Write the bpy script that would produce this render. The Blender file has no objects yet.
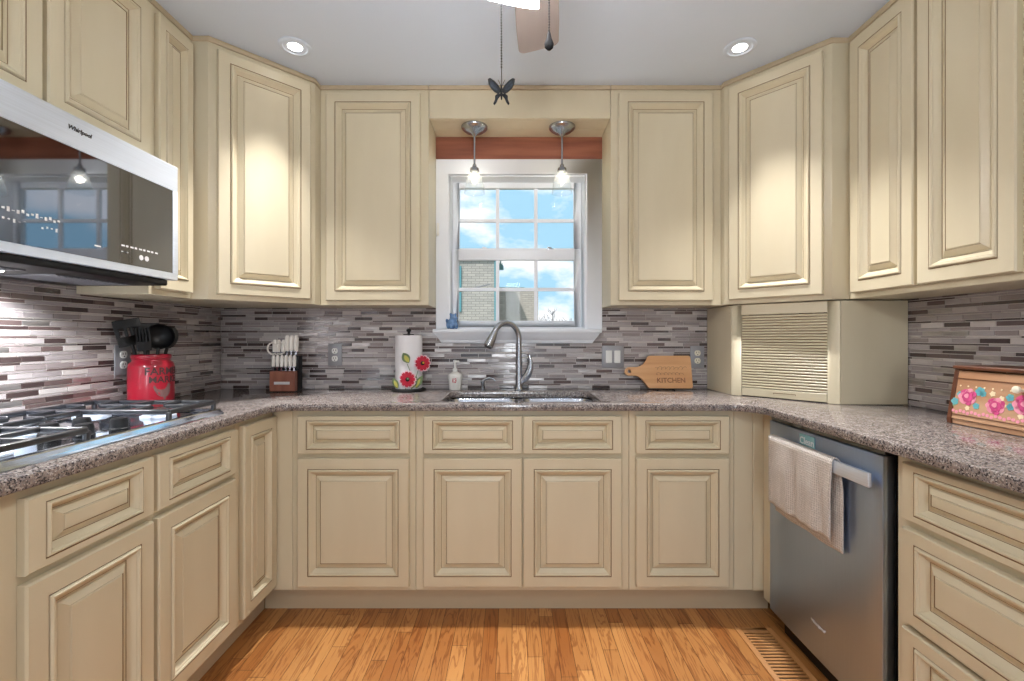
import bpy, bmesh, math, random
from mathutils import Vector, Matrix
R = random.Random(7)
PI = math.pi
SC = bpy.context.scene
COL = SC.collection

# ------------------------------------------------------------------ helpers
def lin(c):
    c /= 255.0
    return c / 12.92 if c <= 0.04045 else ((c + 0.055) / 1.055) ** 2.4
def rgb(r, g, b):
    return (lin(r), lin(g), lin(b), 1.0)

class MB:
    def __init__(s):
        s.v = []; s.f = []; s.m = []; s.M = Matrix.Identity(4)
    def add(s, vs, fs, m=0):
        o = len(s.v)
        s.v += [tuple(s.M @ Vector(v)) for v in vs]
        for i, f in enumerate(fs):
            s.f.append([o + k for k in f]); s.m.append(m[i] if isinstance(m, list) else m)
        return s
    def box(s, x0, x1, y0, y1, z0, z1, m=0):
        return s.add([(x0,y0,z0),(x1,y0,z0),(x1,y1,z0),(x0,y1,z0),(x0,y0,z1),(x1,y0,z1),(x1,y1,z1),(x0,y1,z1)],
            [(0,3,2,1),(4,5,6,7),(0,1,5,4),(1,2,6,5),(2,3,7,6),(3,0,4,7)], m)
    def prism(s, poly, z0, z1, m=0, cap=True):
        n = len(poly)
        a = sum(poly[i][0]*poly[(i+1)%n][1]-poly[(i+1)%n][0]*poly[i][1] for i in range(n))
        if a < 0: poly = poly[::-1]
        vs = [(p[0],p[1],z0) for p in poly]+[(p[0],p[1],z1) for p in poly]
        fs = [(i,(i+1)%n,n+(i+1)%n,n+i) for i in range(n)]
        if cap: fs += [tuple(range(n-1,-1,-1)), tuple(range(n,2*n))]
        return s.add(vs, fs, m)
    def lathe(s, prof, n=24, c=(0,0,0), m=0, cap=True, sx=1, sy=1):
        vs = []; fs = []; ms = []
        for (r, z) in prof:
            for k in range(n):
                a = 2*PI*k/n
                vs.append((c[0]+r*sx*math.cos(a), c[1]+r*sy*math.sin(a), c[2]+z))
        for i in range(len(prof)-1):
            for k in range(n):
                q = (k+1) % n
                fs.append((i*n+k, i*n+q, (i+1)*n+q, (i+1)*n+k))
                ms.append(m[i] if isinstance(m, list) else m)
        if cap:
            fs.append(tuple(range(n-1,-1,-1))); ms.append(m[0] if isinstance(m, list) else m)
            L = len(prof)-1
            fs.append(tuple(L*n+k for k in range(n))); ms.append(m[-1] if isinstance(m, list) else m)
        return s.add(vs, fs, ms)
    def tube(s, pts, r, n=10, m=0, flat=1.0):
        P = [Vector(p) for p in pts]; N = len(P)
        rr = r if isinstance(r, (list, tuple)) else [r]*N
        T = []
        for i in range(N):
            t = (P[min(i+1,N-1)]-P[max(i-1,0)])
            T.append(t.normalized() if t.length > 1e-9 else Vector((0,0,1)))
        u = T[0].orthogonal().normalized()
        vs = []; fs = []
        for i in range(N):
            u = (u - T[i]*u.dot(T[i]))
            u = u.normalized() if u.length > 1e-6 else T[i].orthogonal().normalized()
            w = T[i].cross(u)
            for k in range(n):
                a = 2*PI*k/n
                vs.append(tuple(P[i]+u*(rr[i]*math.cos(a))+w*(rr[i]*flat*math.sin(a))))
        for i in range(N-1):
            for k in range(n):
                q = (k+1) % n
                fs.append((i*n+k, i*n+q, (i+1)*n+q, (i+1)*n+k))
        fs.append(tuple(range(n-1,-1,-1))); fs.append(tuple((N-1)*n+k for k in range(n)))
        return s.add(vs, fs, m)
    def bar(s, a, b, w, h, m=0):
        """rectangular bar between two points, w wide (horizontal), h tall"""
        a = Vector(a); b = Vector(b); t = (b-a).normalized()
        up = Vector((0,0,1)) if abs(t.z) < .9 else Vector((0,1,0))
        side = t.cross(up).normalized()*w/2; up = side.cross(t).normalized()*h/2
        vs = [a-side-up,a+side-up,a+side+up,a-side+up,b-side-up,b+side-up,b+side+up,b-side+up]
        return s.add(vs, [(0,1,2,3),(7,6,5,4),(4,5,1,0),(5,6,2,1),(6,7,3,2),(7,4,0,3)], m)
    def ball(s, c, r, m=0, n=16, k=10):
        rx, ry, rz = r if isinstance(r, (tuple, list)) else (r, r, r)
        prof = [(math.sin(PI*i/k), -math.cos(PI*i/k)) for i in range(k+1)]
        vs = []; fs = []
        for (q, z) in prof:
            for j in range(n):
                a = 2*PI*j/n
                vs.append((c[0]+rx*q*math.cos(a), c[1]+ry*q*math.sin(a), c[2]+rz*z))
        for i in range(k):
            for j in range(n):
                p = (j+1) % n
                fs.append((i*n+j, i*n+p, (i+1)*n+p, (i+1)*n+j))
        return s.add(vs, fs, m)
    def build(s, name, mats, parent=None, bevel=0, seg=1, smooth=False, angle=35, fix=True):
        me = bpy.data.meshes.new(name)
        me.from_pydata(s.v, [], s.f)
        if not isinstance(mats, (list, tuple)): mats = [mats]
        for mt in mats: me.materials.append(mt)
        for i, p in enumerate(me.polygons): p.material_index = s.m[i]
        bm = bmesh.new(); bm.from_mesh(me)
        bmesh.ops.remove_doubles(bm, verts=bm.verts, dist=1e-6)
        if fix: bmesh.ops.recalc_face_normals(bm, faces=bm.faces)
        if bevel:
            es = [e for e in bm.edges if len(e.link_faces) == 2 and e.calc_face_angle(0) > math.radians(30)]
            bmesh.ops.bevel(bm, geom=es, offset=bevel, segments=seg, affect='EDGES', profile=.5, clamp_overlap=True)
        bm.to_mesh(me); bm.free()
        if smooth or bevel:
            for p in me.polygons: p.use_smooth = True
            me.set_sharp_from_angle(angle=math.radians(angle))
        o = bpy.data.objects.new(name, me); COL.objects.link(o)
        if parent: o.parent = parent
        return o

def tag(o, label=None, cat=None, group=None, kind=None):
    if label: o['label'] = label
    if cat: o['category'] = cat
    if group: o['group'] = group
    if kind: o['kind'] = kind
    return o
def thing(name, label, cat, loc=(0,0,0), rz=0, group=None, kind=None):
    o = bpy.data.objects.new(name, None); COL.objects.link(o)
    o.empty_display_size = .05
    o.location = loc; o.rotation_euler = (0, 0, rz)
    return tag(o, label, cat, group, kind)
def dup(root, loc, label, rz=None):
    r = root.copy(); COL.objects.link(r); r.location = loc; r['label'] = label
    if rz is not None: r.rotation_euler = (0, 0, rz)
    for ch in list(root.children):
        c = ch.copy(); COL.objects.link(c); c.parent = r
        for g in list(ch.children):
            d = g.copy(); COL.objects.link(d); d.parent = c
    return r
def text_mb(txt, size, depth=.0004, shear=0, font_scale=1.0, bold=0.0):
    """text as an MB in the xy plane (x right, y up), centred"""
    cu = bpy.data.curves.new('lettering', 'FONT'); cu.body = txt; cu.size = size
    cu.align_x = 'CENTER'; cu.align_y = 'CENTER'; cu.extrude = depth; cu.shear = shear; cu.offset = bold
    cu.resolution_u = 3
    o = bpy.data.objects.new('lettering', cu); COL.objects.link(o)
    dg = bpy.context.evaluated_depsgraph_get(); dg.update()
    me = bpy.data.meshes.new_from_object(o.evaluated_get(dg))
    mb = MB()
    mb.v = [tuple(v.co) for v in me.vertices]; mb.f = [list(p.vertices) for p in me.polygons]; mb.m = [0]*len(mb.f)
    bpy.data.objects.remove(o); bpy.data.meshes.remove(me); bpy.data.curves.remove(cu)
    return mb
def mapped(mb, fn, m=None):
    n = MB(); n.v = [tuple(fn(Vector(v))) for v in mb.v]; n.f = mb.f; n.m = mb.m if m is None else [m]*len(mb.f)
    return n

# ------------------------------------------------------------------ materials
def mat(name, col, rough=.5, metal=0, spec=.5, noise=0, nscale=8, stretch=(1,1,1), bump=0, bscale=60, col2=None, coat=0, trans=0, ior=1.45, emit=None, estr=0):
    m = bpy.data.materials.new(name); m.use_nodes = True
    nt = m.node_tree; b = nt.nodes['Principled BSDF']
    b.inputs['Base Color'].default_value = col
    b.inputs['Roughness'].default_value = rough
    b.inputs['Metallic'].default_value = metal
    b.inputs['Specular IOR Level'].default_value = spec
    b.inputs['Coat Weight'].default_value = coat
    b.inputs['Coat Roughness'].default_value = .08
    if trans: b.inputs['Transmission Weight'].default_value = trans; b.inputs['IOR'].default_value = ior
    if emit: b.inputs['Emission Color'].default_value = emit; b.inputs['Emission Strength'].default_value = estr
    if noise or bump:
        tc = nt.nodes.new('ShaderNodeTexCoord'); mp = nt.nodes.new('ShaderNodeMapping')
        mp.inputs['Scale'].default_value = stretch
        nt.links.new(tc.outputs['Object'], mp.inputs['Vector'])
    if noise:
        nz = nt.nodes.new('ShaderNodeTexNoise'); nz.inputs['Scale'].default_value = nscale; nz.inputs['Detail'].default_value = 5
        nt.links.new(mp.outputs['Vector'], nz.inputs['Vector'])
        rp = nt.nodes.new('ShaderNodeMapRange'); rp.inputs[1].default_value = .3; rp.inputs[2].default_value = .7
        nt.links.new(nz.outputs['Fac'], rp.inputs[0])
        mx = nt.nodes.new('ShaderNodeMix'); mx.data_type = 'RGBA'
        c2 = col2 or tuple(x*(1-noise) for x in col[:3])+(1,)
        mx.inputs[6].default_value = col; mx.inputs[7].default_value = c2
        nt.links.new(rp.outputs[0], mx.inputs[0]); nt.links.new(mx.outputs[2], b.inputs['Base Color'])
    if bump:
        n2 = nt.nodes.new('ShaderNodeTexNoise'); n2.inputs['Scale'].default_value = bscale; n2.inputs['Detail'].default_value = 3
        nt.links.new(mp.outputs['Vector'], n2.inputs['Vector'])
        bp = nt.nodes.new('ShaderNodeBump'); bp.inputs['Strength'].default_value = bump; bp.inputs['Distance'].default_value = .002
        nt.links.new(n2.outputs['Fac'], bp.inputs['Height']); nt.links.new(bp.outputs['Normal'], b.inputs['Normal'])
    return m

def thin_glass(name, tint=(1,1,1,1), rough=0.0, k=1.0, frost=0):
    m = bpy.data.materials.new(name); m.use_nodes = True
    nt = m.node_tree; nt.nodes.clear()
    out = nt.nodes.new('ShaderNodeOutputMaterial'); t = nt.nodes.new('ShaderNodeBsdfTransparent'); g = nt.nodes.new('ShaderNodeBsdfGlossy')
    lw = nt.nodes.new('ShaderNodeLayerWeight'); lw.inputs['Blend'].default_value = .5
    pw = nt.nodes.new('ShaderNodeMath'); pw.operation = 'POWER'; pw.inputs[1].default_value = 4; nt.links.new(lw.outputs['Facing'], pw.inputs[0])
    fr = nt.nodes.new('ShaderNodeMath'); fr.operation = 'MULTIPLY_ADD'; fr.inputs[1].default_value = .55*k; fr.inputs[2].default_value = .006; nt.links.new(pw.outputs[0], fr.inputs[0])
    t.inputs['Color'].default_value = tint; g.inputs['Roughness'].default_value = rough
    mx = nt.nodes.new('ShaderNodeMixShader')
    nt.links.new(fr.outputs[0], mx.inputs[0]); nt.links.new(t.outputs[0], mx.inputs[1]); nt.links.new(g.outputs[0], mx.inputs[2])
    last = mx
    if frost:
        tr = nt.nodes.new('ShaderNodeBsdfTranslucent'); m3 = nt.nodes.new('ShaderNodeMixShader'); m3.inputs[0].default_value = frost
        nt.links.new(mx.outputs[0], m3.inputs[1]); nt.links.new(tr.outputs[0], m3.inputs[2]); last = m3
    nt.links.new(last.outputs[0], out.inputs['Surface'])
    return m

def emission(name, col, s):
    m = bpy.data.materials.new(name); m.use_nodes = True
    nt = m.node_tree; nt.nodes.clear()
    out = nt.nodes.new('ShaderNodeOutputMaterial'); e = nt.nodes.new('ShaderNodeEmission')
    e.inputs['Color'].default_value = col; e.inputs['Strength'].default_value = s
    nt.links.new(e.outputs[0], out.inputs['Surface'])
    return m

def granite_mat():
    m = bpy.data.materials.new('granite'); m.use_nodes = True
    nt = m.node_tree; b = nt.nodes['Principled BSDF']
    tc = nt.nodes.new('ShaderNodeTexCoord')
    v = nt.nodes.new('ShaderNodeTexVoronoi'); v.inputs['Scale'].default_value = 300; v.inputs['Randomness'].default_value = 1
    nt.links.new(tc.outputs['Object'], v.inputs['Vector'])
    sp = nt.nodes.new('ShaderNodeSeparateColor'); nt.links.new(v.outputs['Color'], sp.inputs[0])
    nz = nt.nodes.new('ShaderNodeTexNoise'); nz.inputs['Scale'].default_value = 55; nz.inputs['Detail'].default_value = 3
    nt.links.new(tc.outputs['Object'], nz.inputs['Vector'])
    ad = nt.nodes.new('ShaderNodeMath'); ad.operation = 'MULTIPLY_ADD'; ad.inputs[1].default_value = .9; ad.inputs[2].default_value = -.42
    nt.links.new(nz.outputs['Fac'], ad.inputs[0])
    a2 = nt.nodes.new('ShaderNodeMath'); a2.operation = 'ADD'
    nt.links.new(sp.outputs[0], a2.inputs[0]); nt.links.new(ad.outputs[0], a2.inputs[1])
    cr = nt.nodes.new('ShaderNodeValToRGB'); cr.color_ramp.interpolation = 'CONSTANT'
    els = [(0, (56,52,55)), (.17, (88,82,82)), (.32, (124,114,110)), (.55, (142,129,121)), (.74, (132,126,125)), (.89, (172,165,159))]
    e = cr.color_ramp.elements
    e[0].position = els[0][0]; e[0].color = rgb(*els[0][1]); e[1].position = els[1][0]; e[1].color = rgb(*els[1][1])
    for p, c in els[2:]:
        q = e.new(p); q.color = rgb(*c)
    nt.links.new(a2.outputs[0], cr.inputs[0]); nt.links.new(cr.outputs[0], b.inputs['Base Color'])
    b.inputs['Roughness'].default_value = .11; b.inputs['Specular IOR Level'].default_value = .55
    return m

def floor_mat():
    m = bpy.data.materials.new('oak_strip_floor'); m.use_nodes = True
    nt = m.node_tree; b = nt.nodes['Principled BSDF']
    tc = nt.nodes.new('ShaderNodeTexCoord')
    sx = nt.nodes.new('ShaderNodeSeparateXYZ'); nt.links.new(tc.outputs['Object'], sx.inputs[0])
    cx = nt.nodes.new('ShaderNodeCombineXYZ'); nt.links.new(sx.outputs['Y'], cx.inputs['X']); nt.links.new(sx.outputs['X'], cx.inputs['Y'])
    br = nt.nodes.new('ShaderNodeTexBrick')
    br.inputs['Scale'].default_value = 1; br.inputs['Brick Width'].default_value = .83; br.inputs['Row Height'].default_value = .058
    br.inputs['Mortar Size'].default_value = .0011; br.inputs['Mortar Smooth'].default_value = .2; br.inputs['Bias'].default_value = -.05
    br.inputs['Color1'].default_value = rgb(192,138,80); br.inputs['Color2'].default_value = rgb(156,100,50); br.inputs['Mortar'].default_value = rgb(92,56,26)
    br.offset = 0
    rdv = nt.nodes.new('ShaderNodeMath'); rdv.operation = 'DIVIDE'; rdv.inputs[1].default_value = .058; nt.links.new(sx.outputs['X'], rdv.inputs[0])
    rfl = nt.nodes.new('ShaderNodeMath'); rfl.operation = 'FLOOR'; nt.links.new(rdv.outputs[0], rfl.inputs[0])
    wn_ = nt.nodes.new('ShaderNodeTexWhiteNoise'); wn_.noise_dimensions = '1D'; nt.links.new(rfl.outputs[0], wn_.inputs['W'])
    sh0 = nt.nodes.new('ShaderNodeMath'); sh0.operation = 'MULTIPLY_ADD'; sh0.inputs[1].default_value = 5.3; nt.links.new(wn_.outputs['Value'], sh0.inputs[0]); nt.links.new(sx.outputs['Y'], sh0.inputs[2])
    nt.links.new(sh0.outputs[0], cx.inputs['X'])
    nt.links.new(cx.outputs[0], br.inputs['Vector'])
    # grain, stretched along the boards; shifted per board
    vr = nt.nodes.new('ShaderNodeMath'); vr.operation = 'FLOOR'
    dv = nt.nodes.new('ShaderNodeMath'); dv.operation = 'DIVIDE'; dv.inputs[1].default_value = .058
    nt.links.new(sx.outputs['X'], dv.inputs[0]); nt.links.new(dv.outputs[0], vr.inputs[0])
    mu = nt.nodes.new('ShaderNodeMath'); mu.operation = 'MULTIPLY'; mu.inputs[1].default_value = 3.71; nt.links.new(vr.outputs[0], mu.inputs[0])
    c2 = nt.nodes.new('ShaderNodeCombineXYZ')
    nt.links.new(sx.outputs['X'], c2.inputs['X']); nt.links.new(sx.outputs['Y'], c2.inputs['Y']); nt.links.new(mu.outputs[0], c2.inputs['Z'])
    mp = nt.nodes.new('ShaderNodeMapping'); mp.inputs['Scale'].default_value = (26, 2.2, 1); nt.links.new(c2.outputs[0], mp.inputs[0])
    nz = nt.nodes.new('ShaderNodeTexNoise'); nz.inputs['Scale'].default_value = 1; nz.inputs['Detail'].default_value = 6; nz.inputs['Distortion'].default_value = .8
    nt.links.new(mp.outputs[0], nz.inputs['Vector'])
    # cathedral grain rings from the noise height
    wv = nt.nodes.new('ShaderNodeMath'); wv.operation = 'MULTIPLY'; wv.inputs[1].default_value = 44; nt.links.new(nz.outputs['Fac'], wv.inputs[0])
    sn = nt.nodes.new('ShaderNodeMath'); sn.operation = 'SINE'; nt.links.new(wv.outputs[0], sn.inputs[0])
    mr = nt.nodes.new('ShaderNodeMapRange'); mr.inputs[1].default_value = .35; mr.inputs[2].default_value = 1; mr.inputs[3].default_value = 0; mr.inputs[4].default_value = .48
    nt.links.new(sn.outputs[0], mr.inputs[0])
    mx = nt.nodes.new('ShaderNodeMix'); mx.data_type = 'RGBA'; mx.blend_type = 'MULTIPLY'
    nt.links.new(mr.outputs[0], mx.inputs[0]); nt.links.new(br.outputs['Color'], mx.inputs[6]); mx.inputs[7].default_value = rgb(150,92,48)
    n3 = nt.nodes.new('ShaderNodeTexNoise'); n3.inputs['Scale'].default_value = 1.3; nt.links.new(c2.outputs[0], n3.inputs['Vector'])
    m2 = nt.nodes.new('ShaderNodeMix'); m2.data_type = 'RGBA'; m2.blend_type = 'MULTIPLY'
    r3 = nt.nodes.new('ShaderNodeMapRange'); r3.inputs[1].default_value = .45; r3.inputs[2].default_value = .7; r3.inputs[4].default_value = .5
    nt.links.new(n3.outputs['Fac'], r3.inputs[0]); nt.links.new(r3.outputs[0], m2.inputs[0])
    nt.links.new(mx.outputs[2], m2.inputs[6]); m2.inputs[7].default_value = rgb(205,165,130)
    nt.links.new(m2.outputs[2], b.inputs['Base Color'])
    b.inputs['Roughness'].default_value = .34
    bp = nt.nodes.new('ShaderNodeBump'); bp.inputs['Strength'].default_value = .25; bp.inputs['Distance'].default_value = .001; bp.invert = True
    nt.links.new(br.outputs['Fac'], bp.inputs['Height']); nt.links.new(bp.outputs['Normal'], b.inputs['Normal'])
    return m

def wood(name, c1, c2, rough=.5, sc=(3, 40, 40), ns=1.0):
    return mat(name, rgb(*c1), rough, noise=1, nscale=ns, stretch=sc, col2=rgb(*c2))

M = {}
M['paint'] = mat('cream_cabinet_paint', rgb(210,200,173), .36, noise=1, nscale=2.2, stretch=(3,3,.7), col2=rgb(203,192,164))
M['glaze'] = mat('brown_glaze', rgb(128,104,74), .45)
M['inside'] = mat('cabinet_underside', rgb(200,176,138), .5)
M['kick'] = mat('toe_kick_paint', rgb(196,178,148), .5)
M['granite'] = granite_mat()
M['floor'] = floor_mat()
M['ceiling'] = mat('ceiling_paint', rgb(214,227,244), .9, bump=.5, bscale=9)
M['wall'] = mat('wall_paint', rgb(226,224,220), .8)
M['white'] = mat('white_trim', rgb(232,236,242), .35)
M['beam'] = wood('stained_pine', (160,98,72), (122,68,48), .5, (2.5, 30, 26))
M['steel'] = mat('stainless_steel', rgb(224,233,246), .42, .65, noise=.08, nscale=1, stretch=(4,4,240))
M['steel_dw'] = mat('stainless_door', rgb(180,194,216), .32, 1, noise=.05, nscale=1, stretch=(3,300,3))
M['steel_h'] = mat('stainless_bright', rgb(200,205,214), .2, 1)
M['tray_steel'] = mat('polished_tray', rgb(226,234,244), .07, 1)
M['steel_side'] = mat('dishwasher_side', rgb(120,122,128), .35, .8)
M['chrome'] = mat('brushed_nickel', rgb(172,176,182), .26, 1)
M['plate'] = mat('brushed_plate', rgb(152,152,156), .42, .25)
M['iron'] = mat('cast_iron', rgb(26,28,34), .34, 0, .8, coat=.45)
M['black'] = mat('black_plastic', rgb(9,9,11), .42, 0, .35)
M['mirror_glass'] = mat('mirrored_black_glass', rgb(138,142,150), .035, 1)
M['blackgloss'] = mat('black_glass', rgb(10,11,14), .05, 0, .9, coat=.6)
M['gap'] = mat('dark_gap', rgb(12,11,10), .8)
M['white_mark'] = mat('white_print', rgb(215,215,215), .5)
M['dark_mark'] = mat('dark_print', rgb(48,48,52), .4)
M['glass'] = thin_glass('window_glass', k=.5)
M['shade_glass'] = thin_glass('pendant_glass', (.95,.98,1,1), .03, 1.0, .05)
M['filament'] = emission('filament', (1,.76,.46,1), 18)
M['lens'] = emission('lamp_lens', (1,.96,.9,1), 14)
M['fan_shade'] = emission('frosted_lit_shade', (1,.985,.97,1), 52)
M['white_plastic'] = mat('white_plastic', rgb(236,236,232), .4)
M['cream_plastic'] = mat('cream_plastic', rgb(232,226,206), .4)
M['handle_white'] = mat('ivory_handle', rgb(244,238,230), .3, noise=.04, nscale=40)
M['block'] = wood('walnut_block', (158,100,78), (122,72,56), .45, (20,20,4))
M['paper'] = mat('paper_towel', rgb(232,230,232), .9, bump=.4, bscale=160)
M['dark_metal'] = mat('dark_metal', rgb(10,11,13), .6, 0)
M['ceramic'] = mat('white_ceramic', rgb(232,230,224), .2)
M['red_glaze'] = mat('red_glazed_crock', rgb(164,20,44), .28, coat=.4, noise=.25, nscale=14)
M['bare_clay'] = mat('brown_lettering', rgb(62,38,38), .6)
M['bare_gray'] = mat('worn_grey_print', rgb(108,78,76), .6)
M['petal_red'] = mat('red_petals', rgb(200,26,58), .5, noise=.3, nscale=60)
M['petal_pale'] = mat('pale_petal_edge', rgb(232,196,204), .5)
M['leaf'] = mat('leaf_green', rgb(116,136,92), .5, noise=.4, nscale=60)
M['leaf_yellow'] = mat('leaf_yellow', rgb(196,190,90), .5)
M['yellow'] = mat('yellow_paint', rgb(226,190,40), .5)
M['board'] = wood('cutting_board_wood', (226,176,126), (206,150,100), .5, (3,30,40))
M['burn'] = mat('burnt_lettering', rgb(138,86,48), .6)
M['box_wood'] = wood('bread_box_wood', (204,164,130), (164,118,84), .45, (30,3,14))
M['box_dark'] = wood('bread_box_edge', (112,66,40), (78,42,24), .45, (20,20,20))
M['pink'] = mat('pink_paint', rgb(222,80,140), .5, noise=.35, nscale=40)
M['pink_pale'] = mat('pale_pink_paint', rgb(232,150,170), .5)
M['aqua'] = mat('aqua_paint', rgb(110,186,196), .5, noise=.3, nscale=40)
M['cream_dot'] = mat('cream_paint_flowers', rgb(236,216,178), .5)
M['sage'] = mat('sage_paint', rgb(130,160,120), .5)
M['orange_wood'] = wood('orange_wood', (190,100,56), (150,70,36), .4)
M['towel'] = None
M['blue_glass'] = mat('blue_stone', rgb(120,160,206), .25, noise=1, nscale=30, col2=rgb(70,100,140))
M['teal'] = mat('teal_magnet', rgb(96,150,156), .4, noise=1, nscale=12, col2=rgb(140,176,176))
M['fan_blade'] = mat('fan_blade_finish', rgb(160,150,146), .45, noise=.1, nscale=1, stretch=(30,2,2))
M['fan_metal'] = mat('fan_metal', rgb(90,80,72), .3, .9)
M['register'] = wood('register_wood', (196,144,92), (166,112,62), .45, (30,4,4))
M['drain'] = mat('drain_steel', rgb(120,124,128), .3, 1)
M['sponge'] = mat('aqua_sponge', rgb(40,180,170), .7)
M['bark'] = mat('bark', rgb(134,134,138), .9)
M['teal_trim'] = mat('outside_teal_trim', rgb(92,150,160), .6)
M['grass_out'] = mat('outside_lawn', rgb(120,128,92), .9, noise=.4, nscale=2)

def brushed(m, r, an):
    nt = m.node_tree; b = nt.nodes['Principled BSDF']
    cx = nt.nodes.new('ShaderNodeCombineXYZ'); cx.inputs['Z'].default_value = 1
    b.inputs['Roughness'].default_value = r; b.inputs['Anisotropic'].default_value = an
    nt.links.new(cx.outputs[0], b.inputs['Tangent'])
brushed(M['steel_dw'], .33, .9)
def towel_mat():
    m = mat('waffle_weave_cotton', rgb(206,198,190), .95)
    nt = m.node_tree; b = nt.nodes['Principled BSDF']
    tc = nt.nodes.new('ShaderNodeTexCoord'); v = nt.nodes.new('ShaderNodeTexVoronoi'); v.inputs['Scale'].default_value = 130; v.inputs['Randomness'].default_value = .25
    v.distance = 'CHEBYCHEV'
    nt.links.new(tc.outputs['UV'], v.inputs['Vector'])
    bp = nt.nodes.new('ShaderNodeBump'); bp.inputs['Strength'].default_value = .9; bp.inputs['Distance'].default_value = .004
    nt.links.new(v.outputs['Distance'], bp.inputs['Height']); nt.links.new(bp.outputs['Normal'], b.inputs['Normal'])
    cr = nt.nodes.new('ShaderNodeMix'); cr.data_type = 'RGBA'
    cr.inputs[6].default_value = rgb(176,168,160); cr.inputs[7].default_value = rgb(216,209,202)
    mr = nt.nodes.new('ShaderNodeMapRange'); mr.inputs[1].default_value = .1; mr.inputs[2].default_value = .5
    nt.links.new(v.outputs['Distance'], mr.inputs[0]); nt.links.new(mr.outputs[0], cr.inputs[0]); nt.links.new(cr.outputs[2], b.inputs['Base Color'])
    return m
M['towel'] = towel_mat()
def siding_mat(name, c1, c2, mortar):
    m = bpy.data.materials.new(name); m.use_nodes = True
    nt = m.node_tree; b = nt.nodes['Principled BSDF']; b.inputs['Roughness'].default_value = .9
    tc = nt.nodes.new('ShaderNodeTexCoord'); sx = nt.nodes.new('ShaderNodeSeparateXYZ'); cx = nt.nodes.new('ShaderNodeCombineXYZ')
    nt.links.new(tc.outputs['Object'], sx.inputs[0]); nt.links.new(sx.outputs['X'], cx.inputs['X']); nt.links.new(sx.outputs['Z'], cx.inputs['Y'])
    br = nt.nodes.new('ShaderNodeTexBrick'); br.inputs['Scale'].default_value = 1; br.inputs['Brick Width'].default_value = .16; br.inputs['Row Height'].default_value = .05
    br.inputs['Mortar Size'].default_value = .006; br.inputs['Color1'].default_value = rgb(*c1); br.inputs['Color2'].default_value = rgb(*c2); br.inputs['Mortar'].default_value = rgb(*mortar)
    nt.links.new(cx.outputs[0], br.inputs['Vector']); nt.links.new(br.outputs['Color'], b.inputs['Base Color'])
    return m
M['siding'] = siding_mat('outside_grey_shingle', (184,178,170), (164,160,154), (140,138,134))
M['siding_tan'] = siding_mat('outside_tan_shingle', (190,182,172), (172,165,156), (150,144,138))

# tiles
TM = [mat('grout', rgb(206,198,194), .8),
      mat('tile_grey_glass', rgb(170,162,162), .16, spec=.6, coat=.4),
      mat('tile_taupe_glass', rgb(144,133,132), .18, spec=.6, coat=.4),
      mat('tile_dark_glass', rgb(68,55,54), .12, spec=.6, coat=.5),
      mat('tile_pale_stone', rgb(198,190,187), .3, noise=.15, nscale=30),
      mat('tile_mid_stone', rgb(160,151,151), .3, noise=.2, nscale=40, stretch=(1,1,5)),
      mat('tile_brushed_metal', rgb(208,202,200), .30, .8, noise=.5, nscale=9, stretch=(1.2,1.2,8)),
      mat('tile_brown_glass', rgb(98,82,80), .15, spec=.6, coat=.4)]

# ------------------------------------------------------------------ key dimensions
WL, WR, WB = -1.59, 1.65, 2.48       # drywall planes
TL, TR, TB = -1.58, 1.64, 2.47       # tile faces
ZC = .918                            # counter top
CEIL = 2.436
XL, XRr, YB = -1.02, 1.07, 1.94      # base face frames
H0 = 1.198

# ------------------------------------------------------------------ room shell
def struct(name, mb, mats, parent=None, **k):
    o = mb.build(name, mats, parent, **k)
    if parent is None: o['kind'] = 'structure'
    return o
YR = -3.2
struct('floor', MB().box(WL-.12, WR+.12, YR-.12, WB+.12, -.06, 0), M['floor'])
struct('ceiling', MB().box(WL-.12, WR+.12, YR-.12, WB+.12, CEIL, CEIL+.08), M['ceiling'])
wl = struct('wall_left', MB().box(WL-.12, WL, YR, WB, 0, CEIL), M['wall'])
wr = struct('wall_right', MB().box(WR, WR+.12, YR, WB, 0, CEIL), M['wall'])
# window opening in the back wall
OX0, OX1, OZ0, OZ1 = -.346, .405, 1.236, 2.078
b = MB()
b.box(WL-.12, OX0, WB, WB+.12, 0, CEIL); b.box(OX1, WR+.12, WB, WB+.12, 0, CEIL)
b.box(OX0, OX1, WB, WB+.12, 0, OZ0); b.box(OX0, OX1, WB, WB+.12, OZ1, CEIL)
wb = struct('wall_back', b, M['wall'])
# unseen rear wall, its wide opening made up for the fill light
b = MB()
b.box(WL-.12, -1.2, YR-.12, YR, 0, CEIL); b.box(1.25, WR+.12, YR-.12, YR, 0, CEIL)
b.box(-1.2, 1.25, YR-.12, YR, 2.2, CEIL); b.box(-1.2, 1.25, YR-.12, YR, 0, .5)
struct('wall_rear', b, M['wall'])

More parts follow.
